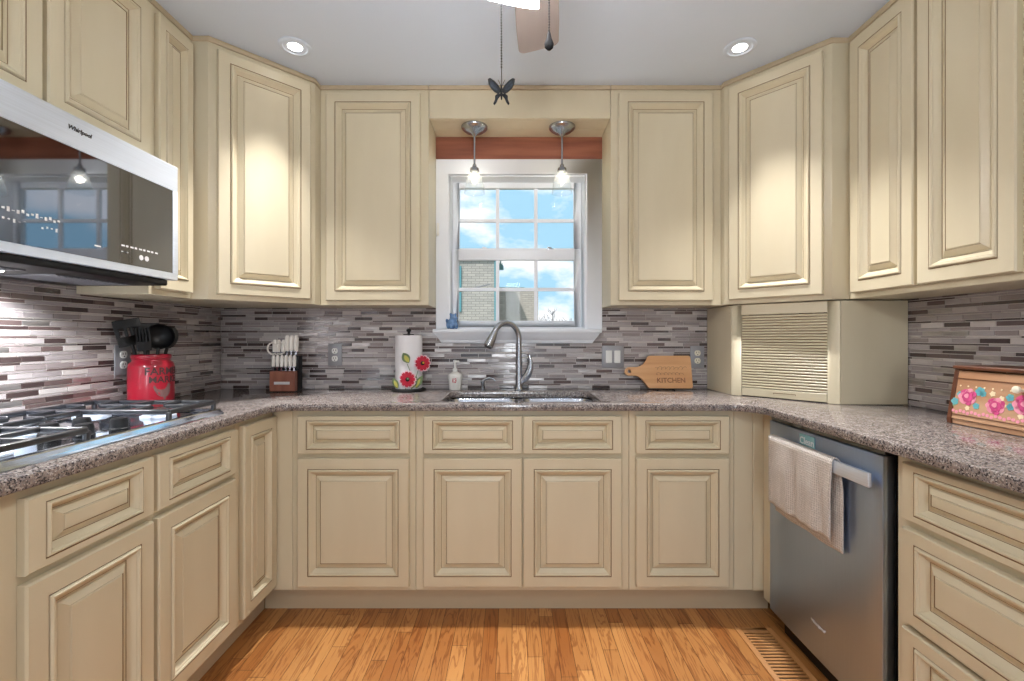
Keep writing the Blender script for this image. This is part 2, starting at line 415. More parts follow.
# backsplash tiles
def tiles(name, L, z0, z1, place, parent, holes=(), seed=1):
    rr = random.Random(seed)
    mb = MB(); g = .0019; out = .0022
    base = [(0,L,z0,z1)] if not holes else [(0,L,z0,holes[0][2]),(0,holes[0][0],holes[0][2],z1),(holes[0][1],L,holes[0][2],z1)]
    for (a,c,za,zb) in base: mb.add([place(a,za,0),place(c,za,0),place(c,zb,0),place(a,zb,0)], [(0,1,2,3)], 0)
    seq = [(.0185,.098,.10),(.0085,.18,.2),(.0185,.098,.1),(.0135,.14,.15),(.0185,.098,.1),(.0085,.18,.2)]
    z = z0; i = 0
    while z < z1-.004:
        h, ln, _ = seq[i % len(seq)]; i += 1
        h = min(h, z1-z)
        u = -rr.random()*ln
        while u < L:
            w = ln*rr.choice([1,1,1,.75,.9])
            a, c = max(0,u), min(L,u+w-g)
            if c-a > .004:
                x = rr.random()
                mi = 1 if x < .22 else 2 if x < .36 else 3 if x < .53 else 4 if x < .62 else 5 if x < .76 else 6 if x < .89 else 7
                segs = [(a, c)]
                for (h0,h1,hz) in holes:
                    if z+h > hz:
                        n = []
                        for (p,q) in segs:
                            if q <= h0 or p >= h1: n.append((p,q))
                            else:
                                if p < h0: n.append((p,h0))
                                if q > h1: n.append((h1,q))
                        segs = n
                for (p,q) in segs:
                    za, zb = z, z+h-g; e = .0008
                    vs = [place(p,za,0),place(q,za,0),place(q,zb,0),place(p,zb,0),place(p+e,za+e,out),place(q-e,za+e,out),place(q-e,zb-e,out),place(p+e,zb-e,out)]
                    mb.add(vs, [(4,5,6,7),(0,1,5,4),(1,2,6,5),(2,3,7,6),(3,0,4,7)], mi)
            u += w
        z += h
    return mb.build(name, TM, parent, fix=False)
TH = .0022
tiles('backsplash', TR-TL, ZC, 1.372, lambda u,z,o: (TL+u, TB+TH-o, z), wb, holes=((-.37-TL,.43-TL,1.225),), seed=3)
tiles('backsplash', 2.17, ZC, 1.60, lambda u,z,o: (TL-TH+o, .3+u, z), wl, seed=5)
tiles('backsplash', 2.17, ZC, 1.372, lambda u,z,o: (TR+TH-o, TB-u, z), wr, seed=8)

# ------------------------------------------------------------------ cabinet fronts
def front_mb(w, h, t=.022, fx=.046, fz=.046, m=1.0):
    prof = [(0,0,0,0),(0,0,.0165,0),(.0035,.0035,.0215,0),(fx-.002,fz-.002,.0215,0)]
    for d, o, mi in ((.0010,.0190,1),(.0022,.0225,0),(.0055,.0258,0),(.0095,.0252,0),(.0120,.0205,0),(.0145,.0200,0),(.0205,.0120,0),(.0275,.0045,0),(.0292,.0036,1),(.0330,.0036,0),
                     (.0345,.0062,0),(.0500,.0160,0),(.0515,.0142,1),(.0528,.0143,0),(.0545,.0168,0)):
        prof.append((fx+d*m, fz+d*m, o, mi))
    vs = []; fs = []; ms = []
    for (ix, iz, o, _) in prof:
        vs += [(ix,-o,iz),(w-ix,-o,iz),(w-ix,-o,h-iz),(ix,-o,h-iz)]
    for i in range(len(prof)-1):
        for k in range(4):
            q = (k+1) % 4
            fs.append((i*4+k, i*4+q, (i+1)*4+q, (i+1)*4+k)); ms.append(prof[i+1][3])
    L = len(prof)-1
    fs.append((L*4, L*4+1, L*4+2, L*4+3)); ms.append(0)
    fs.append((3,2,1,0)); ms.append(0)
    return MB().add(vs, fs, ms)
def add_front(kind, parent, x0, x1, za, zb, y=0):
    w, h = x1-x0, zb-za
    if kind == 'drawer':
        mb = front_mb(w, h, fx=.040, fz=.020 if h < .2 else .036, m=.82 if h < .2 else 1)
    else:
        s = min(1, w*.40/.103)
        mb = front_mb(w, h, fx=.046*s, fz=.046, m=s)
    mb = mapped(mb, lambda v: v+Vector((x0, y-.0008, za)))
    return mb.build(kind, [M['paint'], M['glaze']], parent)
def cabinet(name, label, cat, group, ox, oy, rz, W, D, z0, z1, fronts, poly=None, open_top=False, plinth=0, mold=0, seam=True):
    e = thing(name, label, cat, (ox, oy, 0 if plinth else z0), rz, group)
    zo = 0 if plinth else z0
    mb = MB()
    if poly:
        mb.prism(poly, z0-zo, z1-zo)
    elif open_top:
        t = .018
        mb.box(0,W,0,t,z0-zo,z1-zo); mb.box(0,t,t,D,z0-zo,z1-zo); mb.box(W-t,W,t,D,z0-zo,z1-zo); mb.box(t,W-t,D-t,D,z0-zo,z1-zo); mb.box(t,W-t,t,D-t,z0-zo,z0-zo+t)
    else:
        mb.box(0,W,0,D,z0-zo,z1-zo)
    if plinth: mb.box(.002,W-.002,.085,D,0,z0)
    mb.build('cabinet_box', M['paint'], e, bevel=.0016)
    if mold:
        if poly:
            c = [(x, y-.006 if y < .02 else y) for x, y in poly]
        else:
            c = [(0,-.006),(W,-.006),(W,D),(0,D)]
        MB().prism(c, z1-zo, z1-zo+mold).build('top_molding', M['glazed_trim'], e, bevel=.002)
    for (kind, x0, x1, za, zb) in fronts:
        add_front(kind, e, x0, x1, za-zo, zb-zo)
    return e
M['glazed_trim'] = mat('glazed_trim_paint', rgb(186,170,142), .45)
BZ0, BZ1 = .119, .887
DRW = (.704, .864); DOR = (.142, .685); FULL = (.142, .864)

# ---- base cabinets
L1 = cabinet('base_cabinet', 'cream base cabinet of two drawers and two doors under the gas cooktop', 'base cabinet', 'cream base cabinets',
    XL, .884, PI/2, .786, .555, BZ0, BZ1, [('drawer',.052,.387,*DRW),('drawer',.403,.767,*DRW),('door',.052,.387,*DOR),('door',.403,.767,*DOR)], plinth=1)
L2 = cabinet('base_cabinet', 'narrow cream base cabinet with one tall door in the corner beside the cooktop cabinet', 'base cabinet', 'cream base cabinets',
    XL, 1.6715, PI/2, .267, .555, BZ0, BZ1, [('door',.027,.262,*FULL)], plinth=1)
L0 = cabinet('base_cabinet', 'cream base cabinet at the near end of the cooktop counter, mostly out of frame', 'base cabinet', 'cream base cabinets',
    XL, .32, PI/2, .5625, .555, BZ0, BZ1, [('drawer',.03,.53,*DRW),('door',.03,.53,*DOR)], plinth=1)
xA, xB, xC, xD = -.934, -.409, .499, .9466
A = cabinet('base_cabinet', 'cream base cabinet of one drawer over one door, between the corner and the sink cabinet', 'base cabinet', 'cream base cabinets',
    xA, YB, 0, xB-xA-.0015, .52, BZ0, BZ1, [('drawer',-.907-xA,-.4346-xA,*DRW),('door',-.907-xA,-.4346-xA,*DOR)], plinth=1)
MB().box(XL+.003-xA, -.0015, 0, .02, BZ0, BZ1).build('filler_strip', M['paint'], A, bevel=.0015)
B = cabinet('base_cabinet', 'cream sink base cabinet with two drawer fronts and a pair of doors below the faucet', 'base cabinet', 'cream base cabinets',
    xB, YB, 0, xC-xB-.0015, .52, BZ0, BZ1, [('drawer',-.3743-xB,.0422-xB,*DRW),('drawer',.0477-xB,.464-xB,*DRW),('door',-.3743-xB,.0422-xB,*DOR),('door',.0477-xB,.464-xB,*DOR)], open_top=True, plinth=1)
C = cabinet('base_cabinet', 'cream base cabinet of one drawer over one door, between the sink cabinet and the dishwasher', 'base cabinet', 'cream base cabinets',
    xC, YB, 0, xD-xC-.0015, .52, BZ0, BZ1, [('drawer',.5245-xC,.918-xC,*DRW),('door',.5245-xC,.918-xC,*DOR)], plinth=1)
MB().box(xD-xC, 1.026-xC, 0, .02, BZ0, BZ1).build('filler_strip', M['paint'], C, bevel=.0015)
MB().box(1.0265-xC, XRr+.012-xC, -.004, .02, BZ0, BZ1).build('filler_strip', M['paint'], C, bevel=.0015)
MB().box(XRr-xC, XRr+.012-xC, -.086, -.005, BZ0-.03, BZ1).build('filler_strip', M['paint'], C, bevel=.0015)
RD = [('drawer',.036,.56,.711,.863),('drawer',.036,.56,.437,.689),('drawer',.036,.56,.142,.423)]
R1 = cabinet('drawer_cabinet', 'cream three-drawer base cabinet beside the stainless dishwasher', 'base cabinet', 'cream base cabinets',
    XRr, 1.262, -PI/2, .60, .56, BZ0, BZ1, RD, plinth=1)
R2 = cabinet('base_cabinet', 'cream base cabinet beyond the three-drawer cabinet, out of frame at the near end', 'base cabinet', 'cream base cabinets',
    XRr, .6605, -PI/2, .34, .56, BZ0, BZ1, [('drawer',.02,.32,*DRW),('door',.02,.32,*DOR)], plinth=1)
# toe kick boards
struct('baseboard_back', MB().box(-1.09, 1.13, 2.008, 2.022, 0, .1185), M['kick'], bevel=.001)
struct('baseboard_left', MB().box(-1.104, -1.091, .32, 2.007, 0, .1185), M['kick'], bevel=.001)
struct('baseboard_right', MB().box(1.141, 1.153, .32, 1.262, 0, .1185), M['kick'], bevel=.001)

# ---- wall cabinets
UZ0, UZ1 = 1.354, 2.414
UD = (1.376, 2.390)
UM = CEIL-UZ1-.0005
UFX = -1.315
U1 = cabinet('wall_cabinet', 'cream two-door wall cabinet directly above the microwave', 'wall cabinet', 'cream wall cabinets',
    UFX, .872, PI/2, .772, .262, 1.808, UZ1, [('door',.03,.384,1.832,2.39),('door',.398,.758,1.832,2.39)], mold=UM)
U2 = cabinet('wall_cabinet', 'narrow cream wall cabinet with one slim door between microwave and corner cabinet', 'wall cabinet', 'cream wall cabinets',
    UFX, 1.6455, PI/2, .222, .262, UZ0, UZ1, [('door',.026,.203,*UD)], mold=UM)
def diag(label, p0, p1, outline):
    d = Vector(p1)-Vector(p0); th = math.atan2(d.y, d.x)
    inv = Matrix.Rotation(-th, 2)
    poly = [tuple(inv @ (Vector(q)-Vector(p0))) for q in outline]
    W = d.length
    return cabinet('corner_wall_cabinet', label, 'wall cabinet', 'cream wall cabinets', p0[0], p0[1], th, W, .3, UZ0, UZ1,
                   [('door', .030, W-.028, *UD)], poly=poly, mold=UM)
UDL = diag('cream diagonal corner wall cabinet above the knife block corner', (-1.249,1.87), (-.944,2.181),
     [(-1.249,1.87),(-.944,2.181),(-.944,TB-.002),(TL+.002,TB-.002),(TL+.002,1.87)])
UDR = diag('cream diagonal corner wall cabinet above the tambour appliance garage', (1.03,2.2115), (1.323,1.881),
     [(1.03,2.2115),(1.323,1.881),(TR-.002,1.881),(TR-.002,TB-.002),(1.03,TB-.002)])
UY = 2.24
U3 = cabinet('wall_cabinet', 'cream single-door wall cabinet between the knife block corner cabinet and the window', 'wall cabinet', 'cream wall cabinets',
    -.9425, UY, 0, .5325, TB-.002-UY, UZ0, UZ1, [('door', -.909+.9425, -.4485+.9425, *UD)], mold=UM)
U4 = cabinet('wall_cabinet', 'cream single-door wall cabinet between the window and the garage corner cabinet', 'wall cabinet', 'cream wall cabinets',
    .4855, UY, 0, .543, TB-.002-UY, UZ0, UZ1, [('door', .5207-.4855, .9818-.4855, *UD)], mold=UM)
RFX = 1.393
U5 = cabinet('wall_cabinet', 'cream two-door wall cabinet above the bread box', 'wall cabinet', 'cream wall cabinets',
    RFX, 1.8795, -PI/2, .668, .244, UZ0, UZ1, [('door',.032,.3215,*UD),('door',.3365,.640,*UD)], mold=UM)
U6 = cabinet('wall_cabinet', 'cream wall cabinet beyond the bread box, only its edge in frame', 'wall cabinet', 'cream wall cabinets',
    RFX, 1.210, -PI/2, .62, .244, UZ0, UZ1, [('door',.045,.31,*UD),('door',.325,.59,*UD)], mold=UM)

# ---- valance over the window
va = thing('window_valance', 'flat cream valance panel and soffit bridging the cabinets above the window', 'valance', (.0378, UY, 2.274))
hw = .4455
MB().box(-hw, hw, 0, .018, 0, UZ1-2.274).build('front_panel', M['paint'], va, bevel=.0015)
MB().box(-hw, hw, -.006, .018, UZ1-2.274+.0005, CEIL-.0005-2.274).build('top_molding', M['glazed_trim'], va, bevel=.002)
MB().box(-hw, hw, .0185, .115, .0, .012).build('soffit_board', M['paint'], va, bevel=.0015)
MB().box(-hw, hw, .117, .22, .0, .012).build('soffit_board', M['paint'], va, bevel=.0015)

# ------------------------------------------------------------------ window
w1 = thing('window_1', 'white double-hung window with divided panes above the sink', None, (0,0,0)); w1['kind'] = 'structure'
CF = 2.447   # casing front
def miter(mb, x0,x1,z0,z1, wl_, wr_, wt, y0, y1):
    # two sides and a head, mitred
    for poly in ([(x0,z0),(x0+wl_,z0),(x0+wl_,z1-wt),(x0,z1)], [(x1,z0),(x1,z1),(x1-wr_,z1-wt),(x1-wr_,z0)], [(x0,z1),(x0+wl_,z1-wt),(x1-wr_,z1-wt),(x1,z1)]):
        n = len(poly)
        vs = [(p[0],y0,p[1]) for p in poly]+[(p[0],y1,p[1]) for p in poly]
        mb.add(vs, [tuple(range(n)), tuple(range(2*n-1,n-1,-1))]+[(i,(i+1)%n,n+(i+1)%n,n+i) for i in range(n)])
mb = MB(); miter(mb, -.4095, .485, 1.241, 2.155, .066, .083, .08, CF, WB-.001)
mb.build('casing', M['white'], w1, bevel=.002)
mb = MB()
mb.box(OX0, OX0+.014, CF+.004, WB+.12, OZ0+.004, OZ1-.002); mb.box(OX1-.014, OX1, CF+.004, WB+.12, OZ0+.004, OZ1-.002); mb.box(OX0+.014, OX1-.014, CF+.004, WB+.12, OZ1-.016, OZ1-.002)
mb.box(OX0+.014, OX1-.014, 2.49, WB+.12, OZ0+.004, OZ0+.016)
mb.build('jamb', M['white'], w1, bevel=.001)
def sash(name, x0,x1,z0,z1, gx0,gx1,gz0,gz1, y, mun_x, mun_z, mw=.019):
    mb = MB(); t = .03
    mb.box(x0,gx0,y,y+t,z0,z1); mb.box(gx1,x1,y,y+t,z0,z1); mb.box(gx0,gx1,y,y+t,z0,gz0); mb.box(gx0,gx1,y,y+t,gz1,z1)
    o = mb.build(name, M['white'], w1, bevel=.0025)
    mb = MB()
    for mx in mun_x: mb.box(mx-mw/2, mx+mw/2, y+.008, y+.022, gz0, gz1)
    for mz in mun_z: mb.box(gx0, gx1, y+.009, y+.021, mz-mw/2, mz+mw/2)
    mb.build('muntin', M['white'], o, bevel=.001)
    MB().box(gx0+.001, gx1-.001, y+.0135, y+.0165, gz0+.001, gz1-.001).build('glass_pane', M['glass'], o)
    return o
sash('upper_sash', -.331, .389, 1.640, 2.061, -.296, .348, 1.695, 2.030, 2.545, (-.081,.134), (1.851,))
lo = sash('lower_sash', -.329, .383, 1.250, 1.680, -.295, .345, 1.288, 1.622, 2.508, (-.080,.132), (1.461,))
for lx in (-.15, .21):
    mb = MB(); mb.box(lx-.02, lx+.02, 2.512, 2.53, 1.6805, 1.688); mb.tube([(lx+.01,2.52,1.69),(lx-.015,2.515,1.694)], .004, 6)
    mb.build('sash_lock', M['chrome' if lx > 0 else 'white'], lo, bevel=.001)
# stool and apron
MB().box(-.420, .475, 2.40, 2.49, 1.219, 1.2405).build('stool', M['white'], w1, bevel=.005, seg=2)
pr = [(2.408,1.2185),(2.414,1.208),(2.424,1.195),(2.436,1.182),(2.440,1.168),(2.446,1.164),(2.469,1.164),(2.469,1.2185)]
n = len(pr); mb = MB()
vs = []
for k, (y, z) in enumerate(pr):
    s = .035*(1.2185-z)/(.0545); vs.append((-.412+s, y, z))
for k, (y, z) in enumerate(pr):
    s = .035*(1.2185-z)/(.0545); vs.append((.466-s, y, z))
mb.add(vs, [tuple(range(n)), tuple(range(2*n-1,n-1,-1))]+[(i,(i+1)%n,n+(i+1)%n,n+i) for i in range(n)])
mb.build('apron', M['white'], w1)
struct('trim_1', MB().box(-.4095, .485, 2.446, WB-.001, 2.156, 2.2735), M['beam'], bevel=.002)
# white hook on the casing
hk = thing('wall_hook', 'small white curtain hook on the side of the window casing', 'hook', (-.395, 2.446, 1.755))
mb = MB(); mb.box(-.010,.004,-.003,.001,-.012,.055); mb.build('plate', M['white_plastic'], hk, bevel=.001)
MB().tube([(-.003,-.003,-.004),(-.003,-.018,-.014),(-.001,-.03,-.010),(0,-.033,.006)], .004, 8).build('prong', M['white_plastic'], hk, smooth=True)

# ------------------------------------------------------------------ countertop
def arc(cx, cy, r, a0, a1, n=10):
    return [(cx+r*math.cos(a0+(a1-a0)*i/n), cy+r*math.sin(a0+(a1-a0)*i/n)) for i in range(n+1)]
ex0, ex1, ey, r, r2 = -.985, 1.005, 1.90, .06, .11
outer = [(TL+.001,.3),(ex0,.3)] + arc(ex0+r, ey-r, r, PI, PI/2) + arc(ex1-r2, ey-r2, r2, PI/2, 0) + [(ex1,.3),(TR-.001,.3),(TR-.001,TB-.001),(TL+.001,TB-.001)]
SX0, SX1, SY0, SY1 = -.312, .392, 1.975, 2.332
def rrect(x0,x1,y0,y1,r,n=6):
    return arc(x1-r,y0+r,r,-PI/2,0,n)+arc(x1-r,y1-r,r,0,PI/2,n)+arc(x0+r,y1-r,r,PI/2,PI,n)+arc(x0+r,y0+r,r,PI,1.5*PI,n)
hole = rrect(SX0,SX1,SY0,SY1,.05)
bm = bmesh.new()
def loop(pts, z):
    vs = [bm.verts.new((x,y,z)) for x, y in pts]
    return [bm.edges.new((vs[i], vs[(i+1)%len(vs)])) for i in range(len(vs))]
es = loop(outer, .888)+loop(hole, .888)
bmesh.ops.triangle_fill(bm, use_beauty=True, edges=es)
ret = bmesh.ops.extrude_face_region(bm, geom=bm.faces[:])
for v in [g for g in ret['geom'] if isinstance(g, bmesh.types.BMVert)]: v.co.z = ZC
bmesh.ops.recalc_face_normals(bm, faces=bm.faces)
be = [e for e in bm.edges if len(e.link_faces)==2 and e.calc_face_angle(0) > 1.2 and abs(e.verts[0].co.z-e.verts[1].co.z) < 1e-5]
bmesh.ops.bevel(bm, geom=be, offset=.004, segments=2, affect='EDGES', profile=.5)
me = bpy.data.meshes.new('countertop'); bm.to_mesh(me); bm.free()
me.materials.append(M['granite'])
for p in me.polygons: p.use_smooth = True
me.set_sharp_from_angle(angle=math.radians(35))
ct = bpy.data.objects.new('countertop', me); COL.objects.link(ct)
tag(ct, 'U-shaped speckled brown-grey granite countertop running round all three sides', 'countertop')

# ------------------------------------------------------------------ sink
sk = thing('kitchen_sink', 'double-bowl stainless steel undermount sink below the window', 'sink', (.04, 2.153, .887))
def basin(x0,x1,y0,y1,ztop,depth):
    mb = MB(); rings = [(0,0,.045),(.004,-.01,.045),(.010,-depth+.03,.05),(.02,-depth+.008,.055),(.04,-depth,.06)]
    vs=[]; fs=[]
    for ins,z,rr in rings:
        vs += [(x,y,ztop+z) for x,y in rrect(x0+ins,x1-ins,y0+ins,y1-ins,rr)]
    n=len(vs)//len(rings)
    for i in range(len(rings)-1):
        for k in range(n):
            q=(k+1)%n; fs.append((i*n+k,i*n+q,(i+1)*n+q,(i+1)*n+k))
    fs.append(tuple((len(rings)-1)*n+k for k in range(n)))
    mb.add(vs,fs); return mb
for (x0,x1) in ((-.345,-.012),(.012,.345)):
    bo = basin(x0,x1,-.172,.172,-.004,.19).build('basin', M['steel_h'], sk, smooth=True)
    MB().lathe([(.0,0),(.045,0),(.045,.003),(.03,.003),(.028,.001),(0,.001)], 20, ((x0+x1)/2,.02,-.1935)).build('drain', M['drain'], bo, smooth=True)
mb = MB()
mb.box(-.362,.362,-.195,-.1725,-.006,0); mb.box(-.362,.362,.1725,.195,-.006,0); mb.box(-.362,-.3455,-.1725,.1725,-.006,0); mb.box(.3455,.362,-.1725,.1725,-.006,0); mb.box(-.0115,.0115,-.1725,.1725,-.012,-.003)
mb.build('rim', M['steel_h'], sk, bevel=.001)
sp = MB().box(-.03,.03,-.02,.02,-.012,.012).build('sponge', M['sponge'], None, bevel=.004, seg=2); sp.location = (-.16, 2.19, .706); tag(sp, 'small aqua sponge inside the sink bowl nearest the soap bottle', 'sponge')

# ------------------------------------------------------------------ faucet
fx, fy = .0365, 2.375
fa = thing('faucet', 'brushed nickel gooseneck pull-down faucet behind the sink', 'faucet', (fx, fy, ZC))
MB().lathe([(.026,0),(.026,.006),(.021,.012),(.0185,.03),(.017,.08),(.0165,.14),(.0152,.20),(.0145,.235)], 20).build('body', M['chrome'], fa, smooth=True)
dv = Vector((-.86,-.5,0)); pts=[]
for i in range(15):
    a = PI*(1-i/14*.86); rr=.076
    c = dv*.076
    pts.append(tuple(c+dv*rr*math.cos(a)+Vector((0,0,.268+rr*math.sin(a)*1.12))))
pts = [(0,0,.23),(0,0,.25)]+pts
MB().tube(pts, .0145, 14).build('spout', M['chrome'], fa, smooth=True)
pe = Vector(pts[-1]); dd = (pe-Vector(pts[-2])).normalized()
hp = [tuple(pe+dd*t) for t in (-.004,.012,.03,.055,.078,.082)]
hd = MB().tube(hp, [.0155,.0185,.021,.0235,.025,.022], 16).build('spray_head', M['chrome'], fa, smooth=True)
MB().tube([tuple(pe+dd*t) for t in (.0822,.086)], .0185, 16).build('nozzle', M['black'], hd, smooth=True)
MB().tube([(.010,-.004,.045),(.028,-.008,.062),(.046,-.012,.088),(.058,-.014,.118),(.060,-.014,.150),(.054,-.013,.176),(.050,-.012,.188)],
          [.016,.021,.022,.019,.0145,.0105,.007], 12, flat=.8).build('lever_handle', M['chrome'], fa, smooth=True)
sd = thing('soap_pump', 'low brushed nickel soap dispenser spout beside the faucet', 'soap dispenser', (-.152, 2.372, ZC))
MB().lathe([(.017,0),(.017,.004),(.010,.008),(.008,.03),(.010,.034),(.010,.05),(.006,.055)], 16).build('post', M['chrome'], sd, smooth=True)
MB().tube([(-.012,0,.045),(.0,0,.05),(.015,-.003,.062),(.035,-.006,.068),(.055,-.010,.062),(.066,-.012,.052)], [.0075,.008,.0065,.0055,.005,.0045], 10).build('spout', M['chrome'], sd, smooth=True)

# ------------------------------------------------------------------ soap bottle
sb = thing('soap_bottle', 'white ceramic soap pump bottle with a red flower, standing behind the sink corner', 'soap bottle', (-.3016, 2.412, ZC))
MB().lathe([(.028,0),(.032,.003),(.033,.02),(.036,.05),(.040,.07),(.038,.082),(.024,.091),(.014,.095),(.014,.099)], 24, sy=.8).build('bottle', M['ceramic'], sb, smooth=True)
mb = MB(); mb.lathe([(.013,.0992),(.013,.112),(.006,.115),(.005,.145),(.010,.146),(.010,.156),(.004,.158)], 16); mb.tube([(0,0,.152),(.02,-.018,.153),(.026,-.024,.147)], .004, 8)
mb.build('pump', M['white_plastic'], sb, smooth=True)
mb = MB()
for k in range(9):
    a = 2*PI*k/9+.3; rr = .011 if k%2 else .008
    x, z = rr*math.cos(a), .052+rr*math.sin(a); yy = -.0292-.0008*(1 if abs(x)<.006 else 0)
    mb.ball((x, yy, z), (.0038,.0012,.0028), 0, 8, 5)
mb.build('flower_print', M['petal_red'], sb, smooth=True)

# ------------------------------------------------------------------ paper towels
px_, py_ = -.539, 2.375
ph = thing('paper_towel_holder', 'dark metal paper towel holder with two red enamel daisies, left of the sink', 'paper towel holder', (px_, py_, ZC))
MB().lathe([(.085,0),(.088,.003),(.088,.009),(.084,.012),(.012,.014)], 36).build('base', M['dark_metal'], ph, smooth=True)
mb = MB(); mb.tube([(0,0,.012),(0,0,.305)], .006, 10); mb.lathe([(.028,.291),(.028,.295),(.007,.297),(.006,.305),(.013,.311),(.013,.318),(.006,.324)], 16)
mb.build('finial_rod', M['dark_metal'], ph, smooth=True)
rl = MB().lathe([(.02,.014),(.068,.0145),(.0695,.02),(.0695,.283),(.068,.288),(.02,.288)], 40).build('towel_roll', M['paper'], None, smooth=True)
rl.name = 'paper_towel_roll'; rl.location = (px_, py_, ZC); tag(rl, 'upright white paper towel roll on the daisy holder', 'paper towels')
def daisy(parent, x, z, y, R0, tilt, cm):
    mb = MB(); mb.M = Matrix.Translation((x,y,z)) @ Matrix.Rotation(tilt,4,'Z') @ Matrix.Rotation(PI/2,4,'X')
    n = 11
    for k in range(n):
        a = 2*PI*k/n
        for (sc, zz, mi) in ((1.0,0,1),(.86,.0025,0)):
            pts=[(.18,-.07),(.55,-.2),(.85,-.22),(1,-.12),(.96,0),(1,.12),(.85,.22),(.55,.2),(.18,.07)]
            poly=[(R0*sc*(p*math.cos(a)-q*math.sin(a)), R0*sc*(p*math.sin(a)+q*math.cos(a))) for p,q in pts]
            mb.prism(poly, zz, zz+.0018, mi)
    mb.ball((0,0,.004), (R0*.25,R0*.25,.005), 2, 12, 6)
    mb.ball((R0*.05,R0*.05,.006), (R0*.13,R0*.13,.006), 3, 10, 6)
    return mb.build('daisy', [M['petal_red'],M['petal_pale'],M['dark_metal'],cm], parent, smooth=True)
daisy(ph, .012, .066, -.0755, .046, -.1, M['leaf'])
daisy(ph, .080, .146, -.046, .045, .5, M['yellow'])
def leafshape(mb, x, z, y, L, Wd, ang, mi=0):
    pts=[]
    for i in range(9):
        t=i/8; pts.append((L*t, Wd*math.sin(PI*t)**.8*.5))
    for i in range(7,0,-1):
        t=i/8; pts.append((L*t, -Wd*math.sin(PI*t)**.8*.5))
    old=mb.M
    mb.M = Matrix.Translation((x,y,z)) @ Matrix.Rotation(PI/2,4,'X') @ Matrix.Rotation(ang,4,'Z')
    mb.prism(pts,0,.002,mi); mb.M=old
for a_ in ((.018,.148,-.073,.060,.042,2.1),(.03,.018,-.072,.07,.035,1.2),(.05,.018,-.062,.075,.03,1.1),(-.04,.018,-.066,.06,.03,2.0)):
    mb = MB(); leafshape(mb, *a_); leafshape(mb, a_[0]-.001, a_[1]+.004, a_[2]-.0022, a_[3]*.7, a_[4]*.5, a_[5], 1)
    mb.build('leaf', [M['leaf'],M['leaf_yellow']], ph)
mb = MB(); mb.tube([(.008,-.073,.145),(.022,-.071,.11),(.014,-.073,.06),(.0,-.075,.014)], .0017, 6); mb.tube([(.066,-.045,.14),(.055,-.058,.09),(.04,-.07,.05),(.03,-.074,.014)], .0017, 6)
mb.build('wire_stem', M['leaf'], ph, smooth=True)

# ------------------------------------------------------------------ knife block and knives
kb = thing('knife_block', 'walnut and black knife block on the counter below the corner cabinet', 'knife block', (-1.172, 2.362, ZC))
W2 = .064
MB().box(-W2, W2, -.045, -.012, .003, .105).build('front_panel', M['block'], kb, bevel=.002)
mb = MB()
mb.box(-W2-.002, W2+.002, -.0118, .040, .0, .106); mb.box(-W2-.002, W2+.002, -.002, .040, .106, .185); mb.box(-W2-.002,W2+.002,-.043,-.0118,0,.003)
mb.build('body', M['black'], kb, bevel=.0015)
MB().box(-.04,.04,-.0465,-.045,.038,.052).build('name_plate', M['white_mark'], kb, bevel=.0005)
def knife(name, label, hl, hw, loc, group):
    t = thing(name, label, 'knife', loc, 0, group)
    t.rotation_euler = (-.08, 0, 0)
    MB().box(-.002-hw*.1, .002+hw*.1, -.0015, .0015, -.012, .020).build('blade', M['steel_h'], t)
    MB().box(-hw*.5, hw*.5, -.007, .007, .014, .021).build('bolster', M['steel_h'], t, bevel=.002)
    mb = MB(); mb.tube([(0,0,.021),(0,0,.03),(0,0,.021+hl*.5),(0,-.001,.021+hl*.85),(0,-.002,.021+hl)], [hw*.46,hw*.5,hw*.58,hw*.55,hw*.34], 10, flat=.75)
    mb.build('handle', M['handle_white'], t, smooth=True)
    return t
ords = ['first','second','third','fourth','fifth','sixth']
k0 = None
for i in range(6):
    x = -1.172-.0625+i*.0216
    lab = f'ivory-handled steak knife, {ords[i]} from the scissors side of the lower row'
    loc = (x, 2.352, ZC+.1065)
    if i == 0: k0 = knife('steak_knife', lab, .058, .0175, loc, 'steak knives in the lower row')
    else: dup(k0, loc, lab).rotation_euler = (-.08,0,0)
k1 = None
for i in range(3):
    x = -1.172-.008+i*.0235
    lab = 'ivory-handled long carving knife, %s of the three tall ones in the upper row' % ('left','middle','right')[i]
    loc = (x, 2.384, ZC+.1855)
    if i == 0: k1 = knife('carving_knife', lab, .082, .022, loc, 'tall knives in the upper row')
    else: dup(k1, loc, lab).rotation_euler = (-.08,0,0)
k2 = knife('paring_knife', 'ivory-handled paring knife leaning, just left of the three tall knives', .064, .020, (-1.172-.030, 2.382, ZC+.181), 'short knives in the upper row')
k2.rotation_euler = (-.08, .06, 0)
k3 = dup(k2, (-1.172-.052, 2.382, ZC+.181), 'short ivory-handled knife in the upper row, inside the scissors loops'); k3.rotation_euler = (-.08, .0, 0)
k4 = dup(k2, (-1.172-.072, 2.382, ZC+.181), 'short ivory-handled knife at the scissors end of the upper row'); k4.rotation_euler = (-.08, .0, 0)
sc_ = thing('kitchen_scissors', 'white-handled kitchen scissors in the back of the knife block', 'scissors', (-1.230, 2.374, ZC+.168))
MB().box(-.006,.006,-.002,.002,-.005,.02).build('blade', M['steel_h'], sc_)
for s, cxx in ((1,-.020),(-1,.022)):
    pts = [(s*-.002,0,.012)]+[(cxx+ .026*math.cos(a), 0, .052+.030*math.sin(a)) for a in [(-PI/2+s*.6)+(-s)*2*PI*k/14 for k in range(0,14)]]
    MB().tube(pts, .0042, 8).build('handle_loop', M['handle_white'], sc_, smooth=True)

